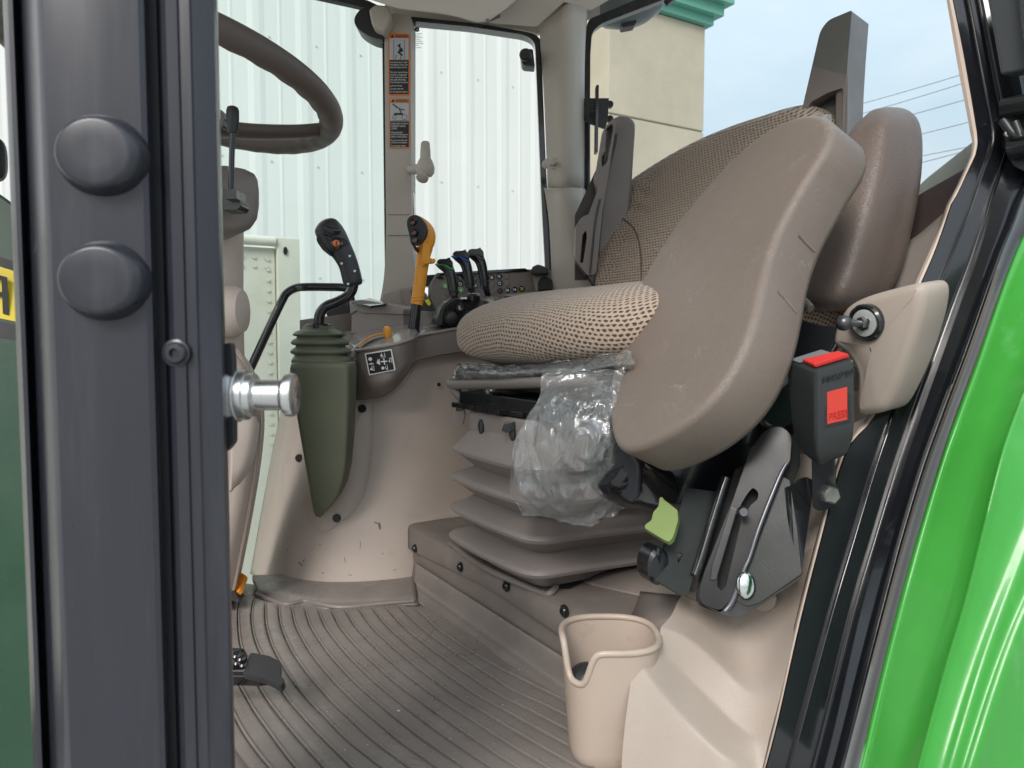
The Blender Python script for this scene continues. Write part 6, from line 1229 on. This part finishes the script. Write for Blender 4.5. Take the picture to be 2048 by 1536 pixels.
# ================================================================ PLASTIC FILM
def film_sheet(name, rows, label, cat, amp=.006, n=70, scale=30, edge=.004, seed=0, parent=None):
    L_ = [resample(catmull([P(*q) for q in r], 6), n) for r in rows]
    cols = [catmull([l[i] for l in L_], 18) for i in range(n)]; M_ = len(cols[0]); V = []; F = []
    for j in range(M_):
        for i in range(n):
            p = cols[i][j]; q = Vector((p.x * .9, p.y, p.z * .55 + seed)) * scale
            a = 1 - abs(noise.noise(q)) * 2.6; b = 1 - abs(noise.noise(q * 2.3 + Vector((5, 1, 2)))) * 2.4; c = noise.noise(q * .45)
            e = min(i, n - 1 - i, j, M_ - 1 - j); k_ = 1 + (1.6 if e < 3 else 0)
            d = Vector((0, -1, 0)) * (amp * (a * .55 + b * .42 + c * 1.0) * k_)
            if e < 2: d += Vector((noise.noise(q * 3), 0, noise.noise(q * 3.3 + Vector((9, 9, 9))))) * edge
            V.append(p + d)
    for j in range(M_ - 1):
        for i in range(n - 1): F.append((j * n + i, j * n + i + 1, (j + 1) * n + i + 1, (j + 1) * n + i))
    o = finish(name, V, F, plastic_film, parent, sharp=28)
    if label: tag(o, label, cat)
    return o
bag = film_sheet('plastic_bag', [
 [(1088, 744, .83), (1130, 738, .825), (1200, 738, .82), (1262, 732, .82), (1300, 730, .84)],
 [(1078, 790, .82), (1130, 790, .80), (1200, 785, .79), (1262, 790, .80), (1300, 790, .83)],
 [(1050, 840, .82), (1120, 840, .79), (1190, 840, .775), (1262, 840, .79), (1300, 840, .83)],
 [(1030, 880, .825), (1100, 890, .79), (1180, 890, .77), (1262, 890, .79), (1290, 900, .83)],
 [(1021, 940, .83), (1090, 945, .80), (1170, 950, .785), (1245, 945, .80), (1285, 950, .83)],
 [(1022, 985, .835), (1080, 995, .81), (1160, 1005, .80), (1225, 990, .81), (1270, 985, .83)],
 [(1046, 1022, .845), (1100, 1030, .83), (1160, 1047, .82), (1210, 1038, .83), (1255, 1004, .84)]], 'crumpled clear plastic bag hanging below the seat cushion in front of the bellows', 'plastic bag', amp=.0070, n=150, scale=25)
film_sheet('plastic_wrap', [
 [(925, 724, 1.12), (1000, 731, 1.02), (1090, 726, .93), (1180, 713, .865), (1262, 701, .82)],
 [(908, 742, 1.115), (990, 748, 1.00), (1090, 744, .91), (1180, 736, .845), (1262, 724, .80)],
 [(912, 758, 1.125), (990, 765, 1.02), (1085, 761, .93), (1180, 753, .86), (1262, 745, .82)]], 'crumpled clear plastic wrap bunched under the front edge of the seat cushion', 'plastic wrap', amp=.006, n=90, scale=34, seed=3)
film_sheet('loose_plastic_end', [
 [(912, 738, 1.10), (940, 734, 1.07), (975, 742, 1.03), (990, 752, 1.02)],
 [(905, 765, 1.15), (940, 762, 1.12), (975, 760, 1.06), (996, 764, 1.04)],
 [(920, 786, 1.16), (945, 792, 1.13), (970, 792, 1.08), (992, 776, 1.05)]], 'small torn white plastic end sticking out past the front bar of the seat', 'plastic wrap', amp=.006, n=40, scale=44, seed=6)
# ================================================================ CUP BIN
cb = thing('cup_bin', 'scuffed beige plastic bin with a notched rim standing on the mat beside the trim', 'bin', F_(1215, 1500))
cen = Vector((P(1218, 1400, .730).x, .730, 0)); rB = .0395; rT = .0492; RH = .125
ztopb = FZ + .134
def rim(t):
    """rim height above the floor at angle t (0 = +x, -90 = towards the camera)"""
    d = (math.degrees(t) % 360)
    h = RH
    x = (d - 222) ; g = 1 / (1 + math.exp((abs(x) - 19) / 3.2)); h -= .036 * g
    x2 = max(0, min(1, 1 - abs(d - 285) / 75)); h -= .002 * min(1, x2 * 3)
    return h
NA = 96; V = []; F = []; NR = 14
def wallp(t, h, ins=0):
    f = h / RH; r = rB + (rT - rB) * f - ins; c_, s_ = math.cos(t), math.sin(t); sp_ = 2.6; k = (abs(c_) ** sp_ + abs(s_) ** sp_) ** (-1 / sp_)
    return CAM + Vector((cen.x + r * k * c_, cen.y + r * k * s_ * .93, FZ + h))
for k in range(NR):
    for j in range(NA):
        t = 2 * math.pi * j / NA; h = rim(t) * (k / (NR - 1)); V.append(wallp(t, max(h, .002), .003 if k == 0 else 0))
for k in range(NR):
    for j in range(NA):
        t = 2 * math.pi * j / NA; h = rim(t) * (1 - k / (NR - 1)); V.append(wallp(t, max(h, .006), .003))
tot = 2 * NR
for k in range(tot - 1):
    for j in range(NA): F.append((k * NA + j, k * NA + (j + 1) % NA, (k + 1) * NA + (j + 1) % NA, (k + 1) * NA + j))
F.append(tuple(range(NA))); F.append(tuple(range((tot - 1) * NA, tot * NA)))
binm = mat('bin_plastic', (.44, .355, .295), .38, bump=.08, bscale=500, bdist=.0003, var=.05, wear_sheen=.6, wcol=(.29, .205, .125), wscale=19)
finish('bin_wall', V, F, binm, cb, sharp=60)
tube('bin_rim', [wallp(2 * math.pi * j / 96, rim(2 * math.pi * j / 96), .0012) for j in range(96)], .0034, binm, cb, n=1, closed=True, seg=12)
bl_ = lathe('black_ball', CAM + Vector((cen.x - .024, cen.y - .014, FZ + .060)), ZX, [(.02 * math.sin(math.pi * i / 16), .02 - .02 * math.cos(math.pi * i / 16)) for i in range(17)], black, None, seg=32, sharp=0)
tag(bl_, 'small round black knob lying inside the beige bin', 'knob')

# ================================================================ REAR BULKHEAD BEHIND THE SEAT
box('rear_bulkhead', UVZ(1.0, 1.12, -.22), (UX, VX, ZX), (.62, .012, .30), beigeS, TR, bevel=.004)
box('rear_floor_box', UVZ(.85, .99, -.33), (UX, VX, ZX), (.34, .12, .085), step, TR, bevel=.01, bseg=3)
# grit on the mat
V = []; F = []
for (x, y, r) in [(797, 1422, .0028), (612, 1440, .001), (1005, 1410, .001), (730, 1330, .0009), (585, 1345, .0008), (1040, 1340, .0012), (900, 1478, .001), (690, 1500, .0012)] + [(random.uniform(520, 1120), random.uniform(1260, 1520), random.uniform(.0004, .0009)) for _ in range(40)]:
    c = F_(x, y, .005); k = len(V)
    for d in ((1, 0, 0), (-.6, .8, 0), (-.5, -.9, .1), (0, 0, .9), (0, 0, -.9)): V.append(c + Vector([q * r * random.uniform(.7, 1.2) for q in d]))
    F += [(k, k + 1, k + 3), (k + 1, k + 2, k + 3), (k + 2, k, k + 3), (k + 1, k, k + 4), (k + 2, k + 1, k + 4), (k, k + 2, k + 4)]
o = finish('floor_grit', V, F, mat('pale_grit', (.55, .52, .46), .8), None, smooth=False); tag(o, 'pale crumbs of grit scattered over the ribbed floor mat', 'grit'); o['kind'] = 'stuff'

# smudges and scuffs that someone's boots left on the console foot and the seat skirt
scf = mat('boot_scuff', (.17, .12, .09), .7)
cs_ = next(o for o in co.children if o.name.startswith('side_panel'))
me_ = cs_.data; w_ = Vector(cs_['_w']); bv = BVHTree.FromPolygons([v.co + w_ for v in me_.vertices], [tuple(p.vertices) for p in me_.polygons])
V = []; F = []
def smear(px, py, L, ang, wd):
    d = (math.cos(ang), math.sin(ang)); n = 6; prev = None
    for i in range(n + 1):
        t = i / n - .5; x = px + d[0] * L * t + random.uniform(-1, 1) * .8; y = py + d[1] * L * t + random.uniform(-1, 1) * .8
        w = wd * (1 - (2 * t) ** 2) ** .5 + .15
        q = []
        for s in (-1, 1):
            dd = ray(x - d[1] * w * s, y + d[0] * w * s).normalized(); loc, nn, i_, _ = bv.ray_cast(CAM, dd)
            if loc is None: return
            q.append(loc - dd * .0004)
        k = len(V); V.extend(q)
        if prev is not None: F.append((prev, prev + 1, k + 1, k))
        prev = k
for (x, y, L, a, w) in [(759, 1052, 16, 1.5, 2.2), (752, 1046, 10, .4, 1.0), (601, 1128, 14, .8, 1.2), (607, 1122, 9, 2.2, .8), (645, 1146, 7, .6, .7), (766, 1107, 4, 1.2, .8), (690, 1120, 12, 1.4, .5), (720, 1090, 18, 1.55, .4), (640, 1090, 5, .2, .5), (575, 1100, 6, 1.0, .5), (790, 1140, 8, 2.6, .5), (700, 1150, 9, .1, .5)]: smear(x, y, L, a, w)
o = finish('scuff_marks', V, F, scf, cs_, smooth=False); o['kind'] = 'stuff'
